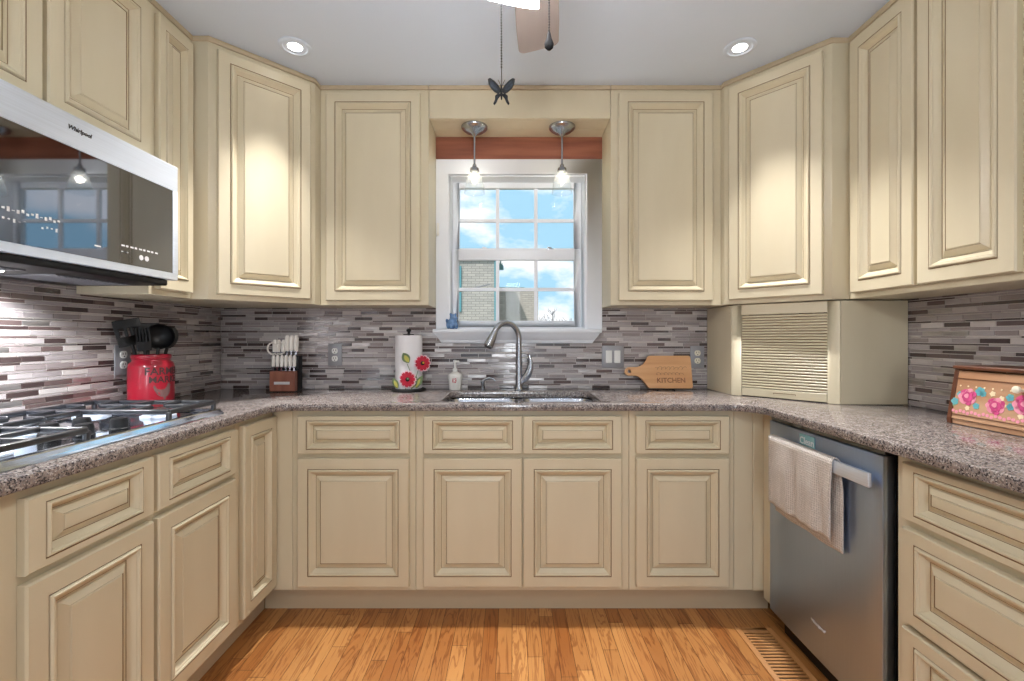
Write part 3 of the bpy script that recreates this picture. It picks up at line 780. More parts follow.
# ------------------------------------------------------------------ outlets, switch
def outlet(label, loc, rz, dev):
    t = thing('wall_outlet', label, 'outlet', loc, rz, 'duplex outlets in steel plates')
    MB().box(-.038,.038,-.006,0,-.06,.06).build('cover_plate', M['plate'], t, bevel=.003, seg=2)
    for z in (-.021,.021):
        f = MB().lathe([(.0,0),(.0175,0),(.0175,.003),(.015,.004),(0,.004)], 16)
        f = mapped(f, lambda v: Vector((v.x*.95, -.006-v.z, max(-.0145,min(.0145,v.y))+z)))
        so = f.build('socket', dev, t)
        mb = MB(); mb.box(-.0075,-.005,-.0106,-.0099,z-.001,z+.008); mb.box(.005,.0075,-.0106,-.0099,z-.001,z+.008); mb.tube([(0,-.0099,z-.008),(0,-.0106,z-.008)], .0028, 8)
        mb.build('slot', M['gap'], so)
    return t
outlet('grey outlet plate on the back tile between knife block and paper towels', (-.959, TB-.0005, 1.102), 0, M['white_plastic'])
outlet('grey outlet plate with cream sockets beside the appliance garage', (1.004, TB-.0005, 1.09), 0, M['cream_plastic'])
outlet('grey outlet plate half hidden behind the red utensil crock', (TL+.0005, 1.842, 1.106), PI/2, M['white_plastic'])
sw = thing('light_switch', 'grey double rocker switch plate above the cutting board handle', 'light switch', (.547, TB-.0005, 1.091))
MB().box(-.06,.06,-.006,0,-.06,.06).build('cover_plate', M['plate'], sw, bevel=.003, seg=2)
for x in (-.023,.023):
    MB().box(x-.0165,x+.0165,-.0105,-.006,-.034,.034).build('rocker', M['white_plastic'], sw, bevel=.002)

# ------------------------------------------------------------------ cutting board
cb = thing('cutting_board', 'paddle-shaped wooden cutting board with burnt lettering, leaning on the back tile', 'cutting board', (.780, 2.405, ZC-.004))
ta = -.22
def cbm(v): # board plane (x, up) -> leaning
    return Matrix.Rotation(ta,3,'X') @ Vector(v)
poly = []
bx0, bx1, bz0, bz1 = -.060, .172, .010, .185
poly += arc(bx1-.012,bz0+.012,.012,-PI/2,0,4)+arc(bx1-.012,bz1-.012,.012,0,PI/2,4)+arc(bx0+.016,bz1-.016,.016,PI/2,PI*.8,4)
poly += [(-.066,.160),(-.080,.142),(-.098,.129),(-.120,.124)]
poly += [(-.150,.1235)]+arc(-.158,.1005,.023,PI*.55,PI*1.45,8)
poly += [(-.130,.078),(-.112,.074),(-.092,.060),(-.078,.040),(-.066,.020),(-.058,.012)]
bm2 = bmesh.new()
def lp(pts, y):
    vs=[bm2.verts.new((x,y,z)) for x,z in pts]; return [bm2.edges.new((vs[i],vs[(i+1)%len(vs)])) for i in range(len(vs))]
es2 = lp(poly,-.016)+lp(arc(-.158,.1005,.0095,0,2*PI,14)[:-1],-.016)
bmesh.ops.triangle_fill(bm2, use_beauty=True, edges=es2)
rt = bmesh.ops.extrude_face_region(bm2, geom=bm2.faces[:])
for v in [g for g in rt['geom'] if isinstance(g,bmesh.types.BMVert)]: v.co.y = 0
bmesh.ops.recalc_face_normals(bm2, faces=bm2.faces)
for v in bm2.verts: v.co = cbm(v.co)
me = bpy.data.meshes.new('board'); bm2.to_mesh(me); bm2.free(); me.materials.append(M['board'])
o = bpy.data.objects.new('board', me); COL.objects.link(o); o.parent = cb
mb = mapped(text_mb('KITCHEN', .036, .0003, bold=.0006), lambda v: cbm((v.x+.060, -.0163-v.z, v.y+.052)))
mb.build('lettering', M['burn'], cb)
mb = MB()
for row, (z, x0, x1, amp) in enumerate(((.118,-.02,.14,.010),(.088,-.02,.125,.007))):
    pts=[]
    for i in range(60):
        t=i/59; x=x0+(x1-x0)*t
        pts.append(tuple(cbm((x+.006*math.sin(t*46+row), -.0166, z+amp*math.sin(t*46+row*2+.8)*(.5+.5*abs(math.sin(t*9+row)))))))
    mb.tube(pts, .0008, 5)
mb.build('script_lettering', M['burn'], cb)
mb = MB()
for x in (-.02,.07): 
    p = MB().box(x-.004,x+.004,-.030,-.002,0,.009); p.build('support_peg', M['dark_metal'], cb, bevel=.001)

# ------------------------------------------------------------------ appliance garage
ag = thing('appliance_garage', 'cream corner appliance garage with a tambour roll door, sitting on the granite', 'appliance garage', (0,0,ZC))
g0, g1 = Vector((1.058,2.198)), Vector((1.359,1.880)); GH = 1.3490-ZC
dg = (g1-g0); gl = dg.length; du = dg/gl; nrm = Vector((du.y,-du.x))  # toward the room
if nrm.x > 0: nrm = -nrm
mb = MB(); mb.prism([(1.058,2.198),(1.074,2.2045),(1.074,TB-.003),(1.058,TB-.003)], .0005, GH); mb.build('side_panel', M['paint'], ag, bevel=.001)
mb = MB(); mb.prism([(1.3595,1.88),(TR-.003,1.88),(TR-.003,1.896),(1.366,1.896)], .0005, GH); mb.build('side_panel', M['paint'], ag, bevel=.001)
MG = Matrix.Translation((g0.x,g0.y,0)) @ Matrix.Rotation(math.atan2(du.y,du.x),4,'Z')
sw_ = .047
mb = MB(); mb.M = MG
mb.box(.002,sw_,0,.018,.0005,GH); mb.box(gl-sw_,gl-.002,0,.018,.0005,GH); mb.box(sw_,gl-sw_,0,.018,GH-.047,GH)
mb.build('door_surround', M['paint'], ag, bevel=.0015)
mb = MB(); mb.M = MG; mb.box(sw_+.002,gl-sw_-.002,.0025,.016,.004,.040)
td = mb.build('tambour_rail', M['paint'], ag, bevel=.0015)
mb = MB(); mb.M = MG
mid = gl/2+.01
mb.box(mid-.045,mid+.045,.0013,.004,.0245,.027); mb.box(mid-.045,mid-.043,.0013,.004,.020,.0245); mb.box(mid+.043,mid+.045,.0013,.004,.020,.0245)
mb.build('finger_pull', M['glaze'], td)
mb = MB(); mb.M = MG
zs = .0415; ns = 27; sh = (GH-.049-zs)/ns
vs=[];fs=[];ms=[]
prof=[]
for i in range(ns):
    z=zs+i*sh
    prof += [(.0105,z),(.0062,z+sh*.14),(.0040,z+sh*.36),(.0040,z+sh*.6),(.0068,z+sh*.86)]
    ms += [1,0,0,0,1]
prof.append((.0105,zs+ns*sh)); 
for y,z in prof: vs += [(sw_+.001,y,z),(gl-sw_-.001,y,z)]
for i in range(len(prof)-1): fs.append((2*i,2*i+1,2*i+3,2*i+2))
mb.add(vs,fs,ms); mb.build('tambour_door', [M['paint'],M['glaze']], ag, fix=False)

# ------------------------------------------------------------------ cooktop
ck = thing('gas_cooktop', 'stainless gas cooktop with black iron grates set on the counter below the microwave', 'cooktop', (-1.293, 1.27, ZC))
hx, hy = .245, .386
mb = MB()
rg = [(hx,hy,.0005),(hx-.0005,hy-.0005,.003),(hx-.0035,hy-.0035,.0105),(hx-.0045,hy-.0045,.0108),(hx-.0075,hy-.0075,.0185),(hx-.010,hy-.010,.0210),(hx-.014,hy-.013,.0222),(hx-.026,hy-.022,.0215),(hx-.032,hy-.028,.014),(hx-.038,hy-.034,.012)]
vs=[];fs=[]
for a,c,z in rg: vs += [(-a,-c,z),(a,-c,z),(a,c,z),(-a,c,z)]
for i in range(len(rg)-1):
    for k in range(4): fs.append((i*4+k,i*4+(k+1)%4,(i+1)*4+(k+1)%4,(i+1)*4+k))
L_=(len(rg)-1)*4; fs.append((L_,L_+1,L_+2,L_+3)); fs.append((3,2,1,0))
mb.add(vs,fs); mb.build('tray', M['tray_steel'], ck, smooth=True, angle=20)
def burner(x,y,s):
    bo = MB().lathe([(.05*s,.0122),(.05*s,.018),(.042*s,.022),(.042*s,.026)],24,(x,y,0)).build('burner_base', M['steel'], ck, smooth=True)
    MB().lathe([(.036*s,.0262),(.038*s,.030),(.034*s,.034),(.01,.035)],24,(x,y,0)).build('burner_cap', M['iron'], bo, smooth=True)
def grate(y0,y1,x0,x1,burners):
    g = MB(); z=.046; w=.015; h=.016
    for a,bq in (((x0,y0),(x1,y0)),((x1,y0),(x1,y1)),((x1,y1),(x0,y1)),((x0,y1),(x0,y0))):
        g.bar((a[0],a[1],z),(bq[0],bq[1],z),w,h)
    for (bx,by) in burners:
        hx2=(x1-x0)/(2 if len(burners)==1 else 4)
        for dx,dy in ((1,0),(-1,0),(0,1),(0,-1)):
            xe = bx+dx*hx2 if dx else bx; ye = (y1 if dy>0 else y0) if dy else by
            g.bar((bx+dx*.024,by+dy*.024,z+.002),(xe,ye,z+.002),.010,.014)
    if len(burners)==2: g.bar(((x0+x1)/2,y0,z),((x0+x1)/2,y1,z),w,h)
    for x in (x0,x1):
        for y in (y0,y1): g.bar((x,y,.0125),(x,y,z),.014,.014)
    return g.build('grate', M['iron'], ck, bevel=.0045, seg=3)
for yc, in ((-.255,),(.255,)):
    burner(.108,yc,1.0); burner(-.115,yc,1.0)
burner(-.11,.035,1.15)
grate(.15,.362,-.205,.222,[(.108,.255),(-.115,.255)])
grate(-.362,-.125,-.205,.222,[(.108,-.255),(-.115,-.255)])
grate(-.085,.135,-.205,-.043,[(-.115,.025)])
for kx, ky in ((.143,.062),(.125,-.028),(.034,.062),(.022,-.021)):
    kn = MB(); kn.lathe([(.024,.0122),(.024,.015),(.0225,.016),(.021,.036),(.0185,.043),(.008,.045)],20,(kx,ky,0)); 
    kn.build('knob', M['black'], ck, smooth=True)

# ------------------------------------------------------------------ microwave
MX = -1.20
mw = thing('microwave', 'over-the-range stainless microwave with a black glass door, hung above the cooktop', 'microwave', (MX, 0, 1.40))
y0, y1 = .876, 1.634
MB().box(TL+.004-MX, -.03, y0+.004, y1-.004, -.0, .404).build('body', M['steel_side'], mw, bevel=.003)
# door slab with stainless frame
gy1 = 1.612; gz0, gz1 = .024, .316
mb = MB()
mb.box(-.0295,0,y0,y1,gz1,.405); mb.box(-.0295,0,y0,y1,0,gz0); mb.box(-.0295,0,gy1,y1,gz0,gz1); mb.box(-.0295,0,y0,y0+.02,gz0,gz1)
dr = mb.build('door_frame', M['steel'], mw, bevel=.0012)
MB().box(-.029,-.002,y0+.0205,gy1-.0005,gz0+.0005,gz1-.0005).build('door_glass', M['mirror_glass'], mw)
t = mapped(text_mb('Whirlpool', .0165, .0004, shear=.25, bold=.0004), lambda v: Vector((.0006+v.z, 1.263+v.x, .3685+v.y)))
t.build('logo', M['dark_mark'], dr)
# touch controls along the glass
mb = MB()
for i in range(9):
    yy = 1.40+i*.0165
    mb.box(-.002,-.0016,yy,yy+.009,.078,.084) if i%2 else mb.box(-.002,-.0016,yy,yy+.012,.0785,.0835)
for yy in (1.31,1.40,1.405): mb.box(-.002,-.0016,yy,yy+.02,.060,.064)
for yy in (1.475,1.497): 
    rg2 = MB().lathe([(.006,0),(.0085,0),(.0085,.0004),(.006,.0004)],14)
    mb.add([(-.0018+v[2],yy+v[0],.055+v[1]) for v in rg2.v], rg2.f)
mb.build('touch_controls', M['white_mark'], mw, fix=False); mb = MB()
for i in range(14):
    yy = 1.06+i*.011
    mb.box(-.002,-.0016,yy,yy+.0065,.098+.004*(i%2),.104+.003*(i%3))
for i in range(10):
    yy = 1.06+i*.012+(.03 if i>5 else 0)
    mb.box(-.002,-.0016,yy,yy+.005,.074+.004*(i%3),.079+.004*(i%2))
mb.build('touch_controls', M['white_mark'], mw, fix=False)
mb = MB(); mb.box(TL+.006-MX,-.012,y0+.01,y1-.03,-.022,-.0005); mb.build('vent_base', M['black'], mw, bevel=.006, seg=2)
mb = MB()
for a in range(2):
    yy=y0+.08+a*.34
    mb.box(-.26,-.10,yy,yy+.26,-.0255,-.0222)
    for i in range(12): mb.box(-.255,-.105,yy+.01+i*.02,yy+.018+i*.02,-.0275,-.0255)
mb.build('grease_filter', M['steel_side'], mw)
for yy in (.98,1.22): MB().lathe([(.0,-.0245),(.024,-.0245),(.026,-.0222),(0,-.0222)],18,(-.20,yy,0),cap=False).build('task_lamp_lens', M['lens'], mw)

# ------------------------------------------------------------------ dishwasher
DX = 1.045
dw = thing('dishwasher', 'stainless steel dishwasher built in beside the three-drawer cabinet', 'dishwasher', (DX, 0, 0))
dy0, dy1 = 1.283, 1.846
MB().box(.042, .56, dy0+.004, dy1-.002, .105, .882).build('tub', M['gap'], dw)
mb = MB()
# door: slightly bowed front
npf=8; pts=[]
for i in range(npf+1):
    t=i/npf; pts.append((-.0025*math.sin(PI*t), dy0+(dy1-dy0)*t))
mb.prism([( .040,dy0),(.040,dy1)]+[(x,y) for x,y in reversed(pts)], .098, .862)
dd_ = mb.build('door', M['steel_dw'], dw, bevel=.004, seg=2)
MB().box(.006,.040,dy0+.001,dy1-.001,.8625,.879).build('control_strip', M['blackgloss'], dw, bevel=.002)
MB().box(.06,.075,dy0+.002,dy1-.002,.0,.097).build('kick_plate', M['black'], dw)
# bar handle
hb = MB(); hb.box(-.034,-.022,dy0+.010,dy1-.05,.769,.811); ho = hb.build('bar_handle', M['steel'], dd_, bevel=.003, seg=2)
for yy in (dy0+.036, dy1-.08): MB().box(-.0215,-.001,yy,yy+.02,.778,.802).build('handle_post', M['steel_h'], dd_, bevel=.002)
t = mapped(text_mb('Whirlpool', .017, .0003, shear=.25), lambda v: Vector((-.0028-v.z, 1.551-v.x, .215+v.y)))
t.build('logo', M['white_mark'], dd_)
# clean magnet
mg = thing('clean_sign_magnet', 'small teal magnet reading Clean on the dishwasher door above the towel', 'magnet', (DX-.0035, 1.604, .818))
MB().box(-.003,0,-.04,.04,-.034,.034).build('plate', M['teal'], mg, bevel=.001)
t = mapped(text_mb('Clean', .034, .0003, bold=.0006), lambda v: Vector((-.0032-v.z, -v.x, v.y+.010)))
t.build('lettering', M['white_mark'], mg)
# towel over the handle
def towel():
    mb = MB(); NU, NV = 34, 46
    yA, yB_ = 1.779, 1.428
    total = .258+.026+.292
    bar_in, bar_out = DX-.0185, DX-.0385
    vs=[]; uv=[]
    for j in range(NV+1):
        s = total*j/NV
        for i in range(NU+1):
            t = i/NU; y = yA+(yB_-yA)*t
            wave = .004*math.sin(t*15+.5)+.003*math.sin(t*31)
            if s < .258:
                d = .258-s  # below the top, front
                f = min(1, d/.12)
                x = bar_out - .002 + wave*f - .004*f; z = .8135 - d
                z += -.004*math.sin(t*PI)*0
                yy = y + .006*f*(t-.5)
            elif s < .284:
                q = (s-.258)/.026
                x = bar_out-.002+(bar_in-bar_out+.004)*q; z = .8135+.004*math.sin(PI*q); yy = y
            else:
                d = s-.284; f = min(1, d/.1)
                x = bar_in+.002+.0035*math.sin(t*13+1)*f; z = .8135-d; yy = y-.010*f*t
            vs.append((x,yy,z)); uv.append((t*.36, s))
    fs=[]
    for j in range(NV):
        for i in range(NU):
            a=j*(NU+1)+i; fs.append((a,a+1,a+NU+2,a+NU+1))
    me = bpy.data.meshes.new('dish_towel'); me.from_pydata(vs,[],fs); me.materials.append(M['towel'])
    ul = me.uv_layers.new(name='UVMap')
    for l in me.loops: ul.data[l.index].uv = uv[l.vertex_index]
    for p in me.polygons: p.use_smooth = True
    o = bpy.data.objects.new('dish_towel', me); COL.objects.link(o)
    md = o.modifiers.new('thickness','SOLIDIFY'); md.thickness = .003; md.offset = 0
    return o
tag(towel(), 'folded beige waffle-weave dish towel hanging over the dishwasher handle', 'dish towel')

# ------------------------------------------------------------------ utensil crock
cx_, cy_ = -1.462, 1.845
cr = thing('utensil_crock', 'red glazed stoneware crock with a rooster, on the counter beside the cooktop', 'crock', (cx_, cy_, ZC))
cr0 = MB().lathe([(.0,.004),(.068,.0),(.074,.004),(.0765,.02),(.0765,.160),(.073,.174),(.064,.183),(.062,.190),(.066,.194),(.067,.206),(.063,.210),(.058,.207),(.058,.02),(0,.018)],44,cap=False)
cr0.build('jar', M['red_glaze'], cr, smooth=True, angle=50)
def wrap(mb, az, z, rad=.0770):
    return mapped(mb, lambda v: Vector((((rad+v.z)*math.cos(az+v.x/rad)), (rad+v.z)*math.sin(az+v.x/rad), z+v.y)))
az0 = math.radians(-8)
wrap(text_mb('FARMERS', .040, .0006, bold=.0006), az0, .143).build('lettering', M['bare_clay'], cr)
wrap(text_mb('MARKET', .036, .0006, bold=.0006), az0, .110).build('lettering', M['bare_clay'], cr)
rooster=[(-.032,.028),(-.024,.012),(-.010,.008),(.003,.010),(.011,.021),(.015,.032),(.021,.034),(.023,.029),(.029,.025),(.024,.022),(.024,.010),(.023,-.004),(.016,-.016),(.006,-.021),(.005,-.031),(-.001,-.031),(-.002,-.021),(-.012,-.019),(-.023,-.010),(-.032,.006),(-.037,.020)]
rp = MB(); rp.prism(rooster, -.0004, .0006)
wrap(rp, az0-.22, .062).build('rooster_print', M['bare_gray'], cr)
def utensil(name, label, base, tip, head, mats=None):
    """handle from base (inside the jar) to tip, then the head built along the axis"""
    t = thing(name, label, 'utensil', (cx_, cy_, ZC), 0, 'black cooking utensils in the crock')
    MB().tube([base, tuple((Vector(base)*.5+Vector(tip)*.5)), tip], [.006,.007,.006], 8).build('handle', M['black'], t, smooth=True)
    ax = (Vector(tip)-Vector(base)).normalized(); hs = 1.15
    side = Vector((.783,.622,0)); side = (side-ax*side.dot(ax)).normalized(); nn = ax.cross(side)
    Mx = Matrix((( side.x, ax.x, nn.x, tip[0]),(side.y, ax.y, nn.y, tip[1]),(side.z, ax.z, nn.z, tip[2]),(0,0,0,1)))
    mb = MB(); mb.M = Mx @ Matrix.Scale(hs,4); head(mb); mb.build('head', M['black'], t, bevel=.0015)
    return t
def h_turner(mb):
    # slotted turner blade
    for x in (-.036,-.012,.004,.026): mb.box(x, x+(.012 if x in (-.036,.026) else .010), .030, .060, -.0015, .0015)
    mb.box(-.036,.038,-.004,.030,-.0015,.0015); mb.box(-.036,.038,.060,.088,-.0015,.0015)
def h_solid(mb): mb.prism([(-.008,-.004),(.008,-.004),(.034,.018),(.037,.085),(-.037,.085),(-.034,.018)], -.0018,.0018)
def h_ladle(mb): 
    for (r0,z) in ((1,0),): 
        vs=[];fs=[];n=18;k=6
        for i in range(k+1):
            a=PI/2*i/k
            for j in range(n):
                b_=2*PI*j/n; vs.append((.045*math.cos(a)*math.cos(b_), .04+.045*math.cos(a)*math.sin(b_), .002+.036*math.sin(a)))
        for i in range(k):
            for j in range(n): q=(j+1)%n; fs.append((i*n+j,i*n+q,(i+1)*n+q,(i+1)*n+j))
        mb.add(vs,fs)
def h_spoon(mb):
    mb.ball((0,.036,.0),(.027,.042,.008),0,16,8)
def h_fork(mb):
    for x in (-.021,-.0125,-.004,.0045,.013): mb.box(x,x+.0055,.03,.078,-.0025,.0025)
    mb.box(-.021,.0185,-.002,.03,-.0025,.0025)
def sdp(side, depth, z): return (side*.783+depth*.62, side*.622-depth*.78, z)
for nm, lab, sd_, z, hf in (('slotted_turner','black slotted turner leaning out of the red crock toward the microwave',(-.060,-.004),.250,h_turner),
        ('pasta_fork','black toothed pasta fork at the front of the red crock',(-.020,.040),.228,h_fork),
        ('flat_spatula','black solid spatula standing upright at the back of the red crock',(-.012,-.042),.240,h_solid),
        ('ladle','black soup ladle with a round bowl rising from the middle of the red crock',(.022,.010),.236,h_ladle),
        ('serving_spoon','black serving spoon leaning out of the crock away from the cooktop',(.052,-.042),.238,h_spoon)):
    utensil(nm, lab, sdp(sd_[0]*.18, sd_[1]*.5, .03), sdp(sd_[0], sd_[1], z), hf)

# ------------------------------------------------------------------ bread box
bb = thing('bread_box', 'wooden bread box with hand-painted roses on its slanted lid, on the dishwasher-side counter', 'bread box', (1.42, 0, ZC))
by0, by1 = 1.06, 1.482; bh=.176
endp = [(0,.001),(.19,.001),(.19,bh),(.026,bh),(-.002,.014)]
for (ya,yb) in ((by1-.010,by1+.004),(by0-.004,by0+.010)):
    vs=[(x,ya,z) for x,z in endp]+[(x,yb,z) for x,z in endp]; n=len(endp)
    MB().add(vs,[tuple(range(n)),tuple(range(2*n-1,n-1,-1))]+[(i,(i+1)%n,n+(i+1)%n,n+i) for i in range(n)]).build('end_board', M['box_dark'], bb, bevel=.001)
MB().box(.003,.185,by0+.011,by1-.011,.002,.016).build('bottom_board', M['box_wood'], bb, bevel=.001)
MB().box(.176,.188,by0+.011,by1-.011,.017,bh-.002).build('back_board', M['box_wood'], bb, bevel=.001)
MB().box(.020,.188,by0-.006,by1+.006,bh+.0005,bh+.012).build('top_board', M['box_dark'], bb, bevel=.002)
# lid plane from (0,.018) to (.024,bh-.004)
sl = math.atan2(.026, bh-.02)
ML = Matrix.Translation((.000,0,.018)) @ Matrix.Rotation(sl,4,'Y')   # local: x out is -x, z up the slope
lh = (bh-.022)/math.cos(sl)
mb = MB(); mb.M = ML; mb.box(0,.012,by0+.0105,by1-.0105,0,lh); lid = mb.build('lid', M['box_wood'], bb, bevel=.0015)
mb = MB(); mb.M = ML
mb.box(-.002,0,by0+.0105,by1-.0105,lh-.026,lh-.024,1); mb.box(-.002,0,by0+.0105,by1-.0105,.014,.016,1)
mb.build('groove_line', [M['box_wood'],M['box_dark']], lid)
mb = MB(); mb.M = ML @ Matrix.Rotation(-PI/2,4,'Y')   # now xy -> (up-slope?, along) handled below
def disc(yc, zc, rad, mi, lift=.0008, n=14, lob=0, amp=.0):
    pts=[]
    for k in range(n*2):
        a=2*PI*k/(n*2); rr=rad*(1+amp*math.cos(lob*a)); pts.append((yc+rr*math.cos(a), zc+rr*math.sin(a)))
    nn=len(pts); vs=[(-lift,p[0],p[1]) for p in pts]+[(-lift*.2,p[0],p[1]) for p in pts]
    pm.add(vs,[tuple(range(nn))]+[(i,nn+i,nn+(i+1)%nn,(i+1)%nn) for i in range(nn)],mi)
pm = MB(); pm.M = ML
rr_ = random.Random(4)
def rose(y,z,r0):
    for k in range(7):
        a=2*PI*k/7; disc(y+r0*.62*math.cos(a), z+r0*.55*math.sin(a), r0*.48, 0 if k%2 else 1, .0012, lob=3, amp=.08)
    disc(y,z,r0*.62,0,.0018,lob=5,amp=.08); disc(y+r0*.08,z+r0*.1,r0*.28,1,.0024,lob=3,amp=.1)
# wash band
for y,z,r0 in ((1.430,.075,.026),(1.345,.058,.025),(1.268,.072,.030),(1.175,.064,.027)): rose(y,z,r0)
for y,z,r0 in ((1.468,.056,.011),(1.455,.080,.009),(1.395,.096,.013),(1.385,.090,.009),(1.31,.088,.010),(1.305,.062,.010),(1.225,.05,.015),(1.24,.09,.010),(1.40,.050,.009)):
    for k in range(5):
        a=2*PI*k/5; disc(y+r0*.6*math.cos(a), z+r0*.6*math.sin(a), r0*.5, 2, .001, n=8)
for i in range(26):
    y=1.10+rr_.random()*.37; z=.034+rr_.random()*.066
    disc(y,z,.005+.003*rr_.random(),3 if i%3 else 4,.0009,n=7,lob=5,amp=.2)
for i in range(16): disc(1.09+i*.0245,.108,.0026,3,.0009,n=6)
for i in range(34): disc(1.08+i*.0118,.026+.003*math.sin(i*2.1),.005,5,.0008,n=6)
pm.build('painted_flowers', [M['pink'],M['pink_pale'],M['aqua'],M['cream_dot'],M['sage'],M['pink_pale']], lid, fix=False)
kn = MB(); kn.M = ML; kn.tube([(0,1.281,.112),(-.010,1.281,.112),(-.016,1.281,.112),(-.022,1.281,.112),(-.024,1.281,.112)],[.005,.006,.0105,.010,.005],14)
kn.build('knob', M['cream_plastic'], lid, smooth=True)
MB().tube([(.06,1.10,bh+.024),(.06,1.16,bh+.026),(.06,1.25,bh+.026),(.06,1.292,bh+.022),(.06,1.302,bh+.0165)],[.010,.012,.012,.012,.006],12).build('top_handle', M['orange_wood'], bb, smooth=True)

# ------------------------------------------------------------------ figurine on the stool
fg = MB()
fg.ball((0,0,.030),(.026,.020,.030),0); fg.ball((.004,-.004,.062),(.019,.016,.018),0); fg.ball((-.022,-.002,.024),(.012,.012,.024),0); fg.ball((.022,-.008,.016),(.010,.012,.016),0)
fg.ball((-.008,-.012,.012),(.011,.012,.012),0); fg.ball((-.010,0,.078),(.007,.005,.008),0); fg.ball((.016,0,.078),(.007,.005,.008),0); fg.ball((.020,-.012,.056),(.009,.010,.009),0); fg.ball((-.030,.004,.044),(.008,.007,.012),0)
fo = fg.build('animal_figurine', M['blue_glass'], None, smooth=True, angle=180); fo.location = (-.318, 2.432, 1.241)
tag(fo, 'little blue seated animal figurine on the white window stool', 'figurine')
md = fo.modifiers.new('fuse','REMESH'); md.mode='VOXEL'; md.voxel_size=.0035; md.use_smooth_shade=True

# ------------------------------------------------------------------ floor register
fr = thing('floor_register', 'oak floor vent register with dark slots, in the floor by the dishwasher', 'floor vent', (.988, 1.700, 0))
fw, fl = .075, .168
mb = MB()
mb.box(-fw,-fw+.022,-fl,fl,.0005,.005); mb.box(fw-.022,fw,-fl,fl,.0005,.005); mb.box(-fw+.022,fw-.022,fl-.022,fl,.0005,.005); mb.box(-fw+.022,fw-.022,-fl,-fl+.022,.0005,.005)
mb.build('frame', M['register'], fr, bevel=.001)
MB().box(-fw+.0225,fw-.0225,-fl+.0225,fl-.0225,.0003,.0012).build('dark_duct', M['gap'], fr)
ns2=17; pitch=(2*fl-.045)/ns2
mb = MB()
for i in range(ns2): 
    y=-fl+.0225+i*pitch; mb.box(-fw+.0225,fw-.0225,y+pitch*.42,y+pitch*.98,.0012,.0045)
mb.build('louver', M['register'], fr)

# ------------------------------------------------------------------ lamps
def recessed(label, loc):
    t = thing('recessed_light', label, 'ceiling light', loc, 0, 'recessed ceiling lights')
    MB().lathe([(.066,0),(.066,-.003),(.060,-.006),(.050,-.006),(.047,-.003)],36,cap=False).build('trim_ring', M['ceiling'], t, smooth=True)
    MB().lathe([(.047,-.003),(.040,-.0015),(.032,-.001),(.029,-.0015)],36,cap=False).build('baffle', M['ceiling'], t, smooth=True)
    MB().lathe([(.0,-.0022),(.029,-.0022),(.029,-.0005),(0,-.0005)],28,cap=False).build('lens', M['lens'], t)
    return t
rl0 = recessed('lit recessed downlight in the ceiling above the knife block side', (-.925,1.94,CEIL))
dup(rl0, (.975,1.946,CEIL), 'lit recessed downlight in the ceiling above the dishwasher side')
dup(rl0, (-.925,-.35,CEIL), 'added recessed fill downlight, out of view behind the camera on the cooktop side')  # this fixture and the next are unseen, added to carry fill light
dup(rl0, (.975,-.35,CEIL), 'added recessed fill downlight, out of view behind the camera on the dishwasher side')
def lamp(name, kind, loc, energy, col=(1,1,1), size=.05, rot=None, **k):
    l = bpy.data.lights.new(name, kind); l.energy = energy; l.color = col
    if kind in ('POINT','SPOT'): l.shadow_soft_size = size
    for a, v in k.items(): setattr(l, a, v)
    o = bpy.data.objects.new(name, l); COL.objects.link(o); o.location = loc
    if rot: o.rotation_euler = rot
    return o
WARM = (1,.975,.965)
def aim(p, q):
    return (Vector(q)-Vector(p)).to_track_quat('-Z','Y').to_euler()
for x, y in ((-.925,1.94),(.975,1.946)):
    p = (x,y,CEIL-.012)
    lamp('downlight_beam','SPOT',p,140,WARM,.02,rot=aim(p,(x*.80,1.30,0)),spot_size=math.radians(80),spot_blend=1)
for x, y in ((-.925,-.35),(.975,-.35)):
    lamp('downlight_beam','SPOT',(x,y,CEIL-.012),38,WARM,.16,spot_size=math.radians(140),spot_blend=.8)  # soft overhead fill added behind the camera, no known source

def pendant(label, loc):
    t = thing('pendant_light', label, 'pendant light', loc, 0, 'glass pendant lights over the sink')
    MB().lathe([(.068,0),(.068,-.005),(.064,-.012),(.045,-.026),(.018,-.036),(.010,-.045),(.0055,-.05)],36).build('canopy', M['chrome'], t, smooth=True)
    MB().tube([(0,0,-.045),(0,0,-.202)],.005,10).build('rod', M['chrome'], t, smooth=True)
    MB().lathe([(.006,-.190),(.010,-.196),(.011,-.206),(.022,-.212),(.024,-.228),(.020,-.232)],20).build('socket_cap', M['chrome'], t, smooth=True)
    MB().lathe([(.020,-.222),(.026,-.232),(.036,-.258),(.045,-.290),(.051,-.325),(.053,-.340),(.0515,-.340),(.0495,-.325),(.0435,-.290),(.0345,-.258),(.0245,-.233)],36,cap=False).build('glass_shade', M['shade_glass'], t, smooth=True)
    bu = MB().lathe([(.010,-.233),(.013,-.240),(.018,-.258),(.0215,-.275),(.019,-.292),(.010,-.304),(.002,-.307)],20).build('bulb', M['shade_glass'], t, smooth=True)
    MB().tube([(-.006,0,-.25),(-.007,0,-.285),(-.002,.003,-.262),(.002,-.003,-.288),(.007,0,-.285),(.006,0,-.25)],.0022,6).build('filament', M['filament'], bu, smooth=True)
    return t
SZ = 2.2735
p0 = pendant('clear glass pendant lamp over the sink, on the paper-towel side', (-.192,2.33,SZ))
dup(p0, (.256,2.33,SZ), 'clear glass pendant lamp over the sink, on the light-switch side')
for x in (-.192,.256): lamp('pendant_glow','POINT',(x,2.33,SZ-.27),.8,(1,.86,.68),.012)

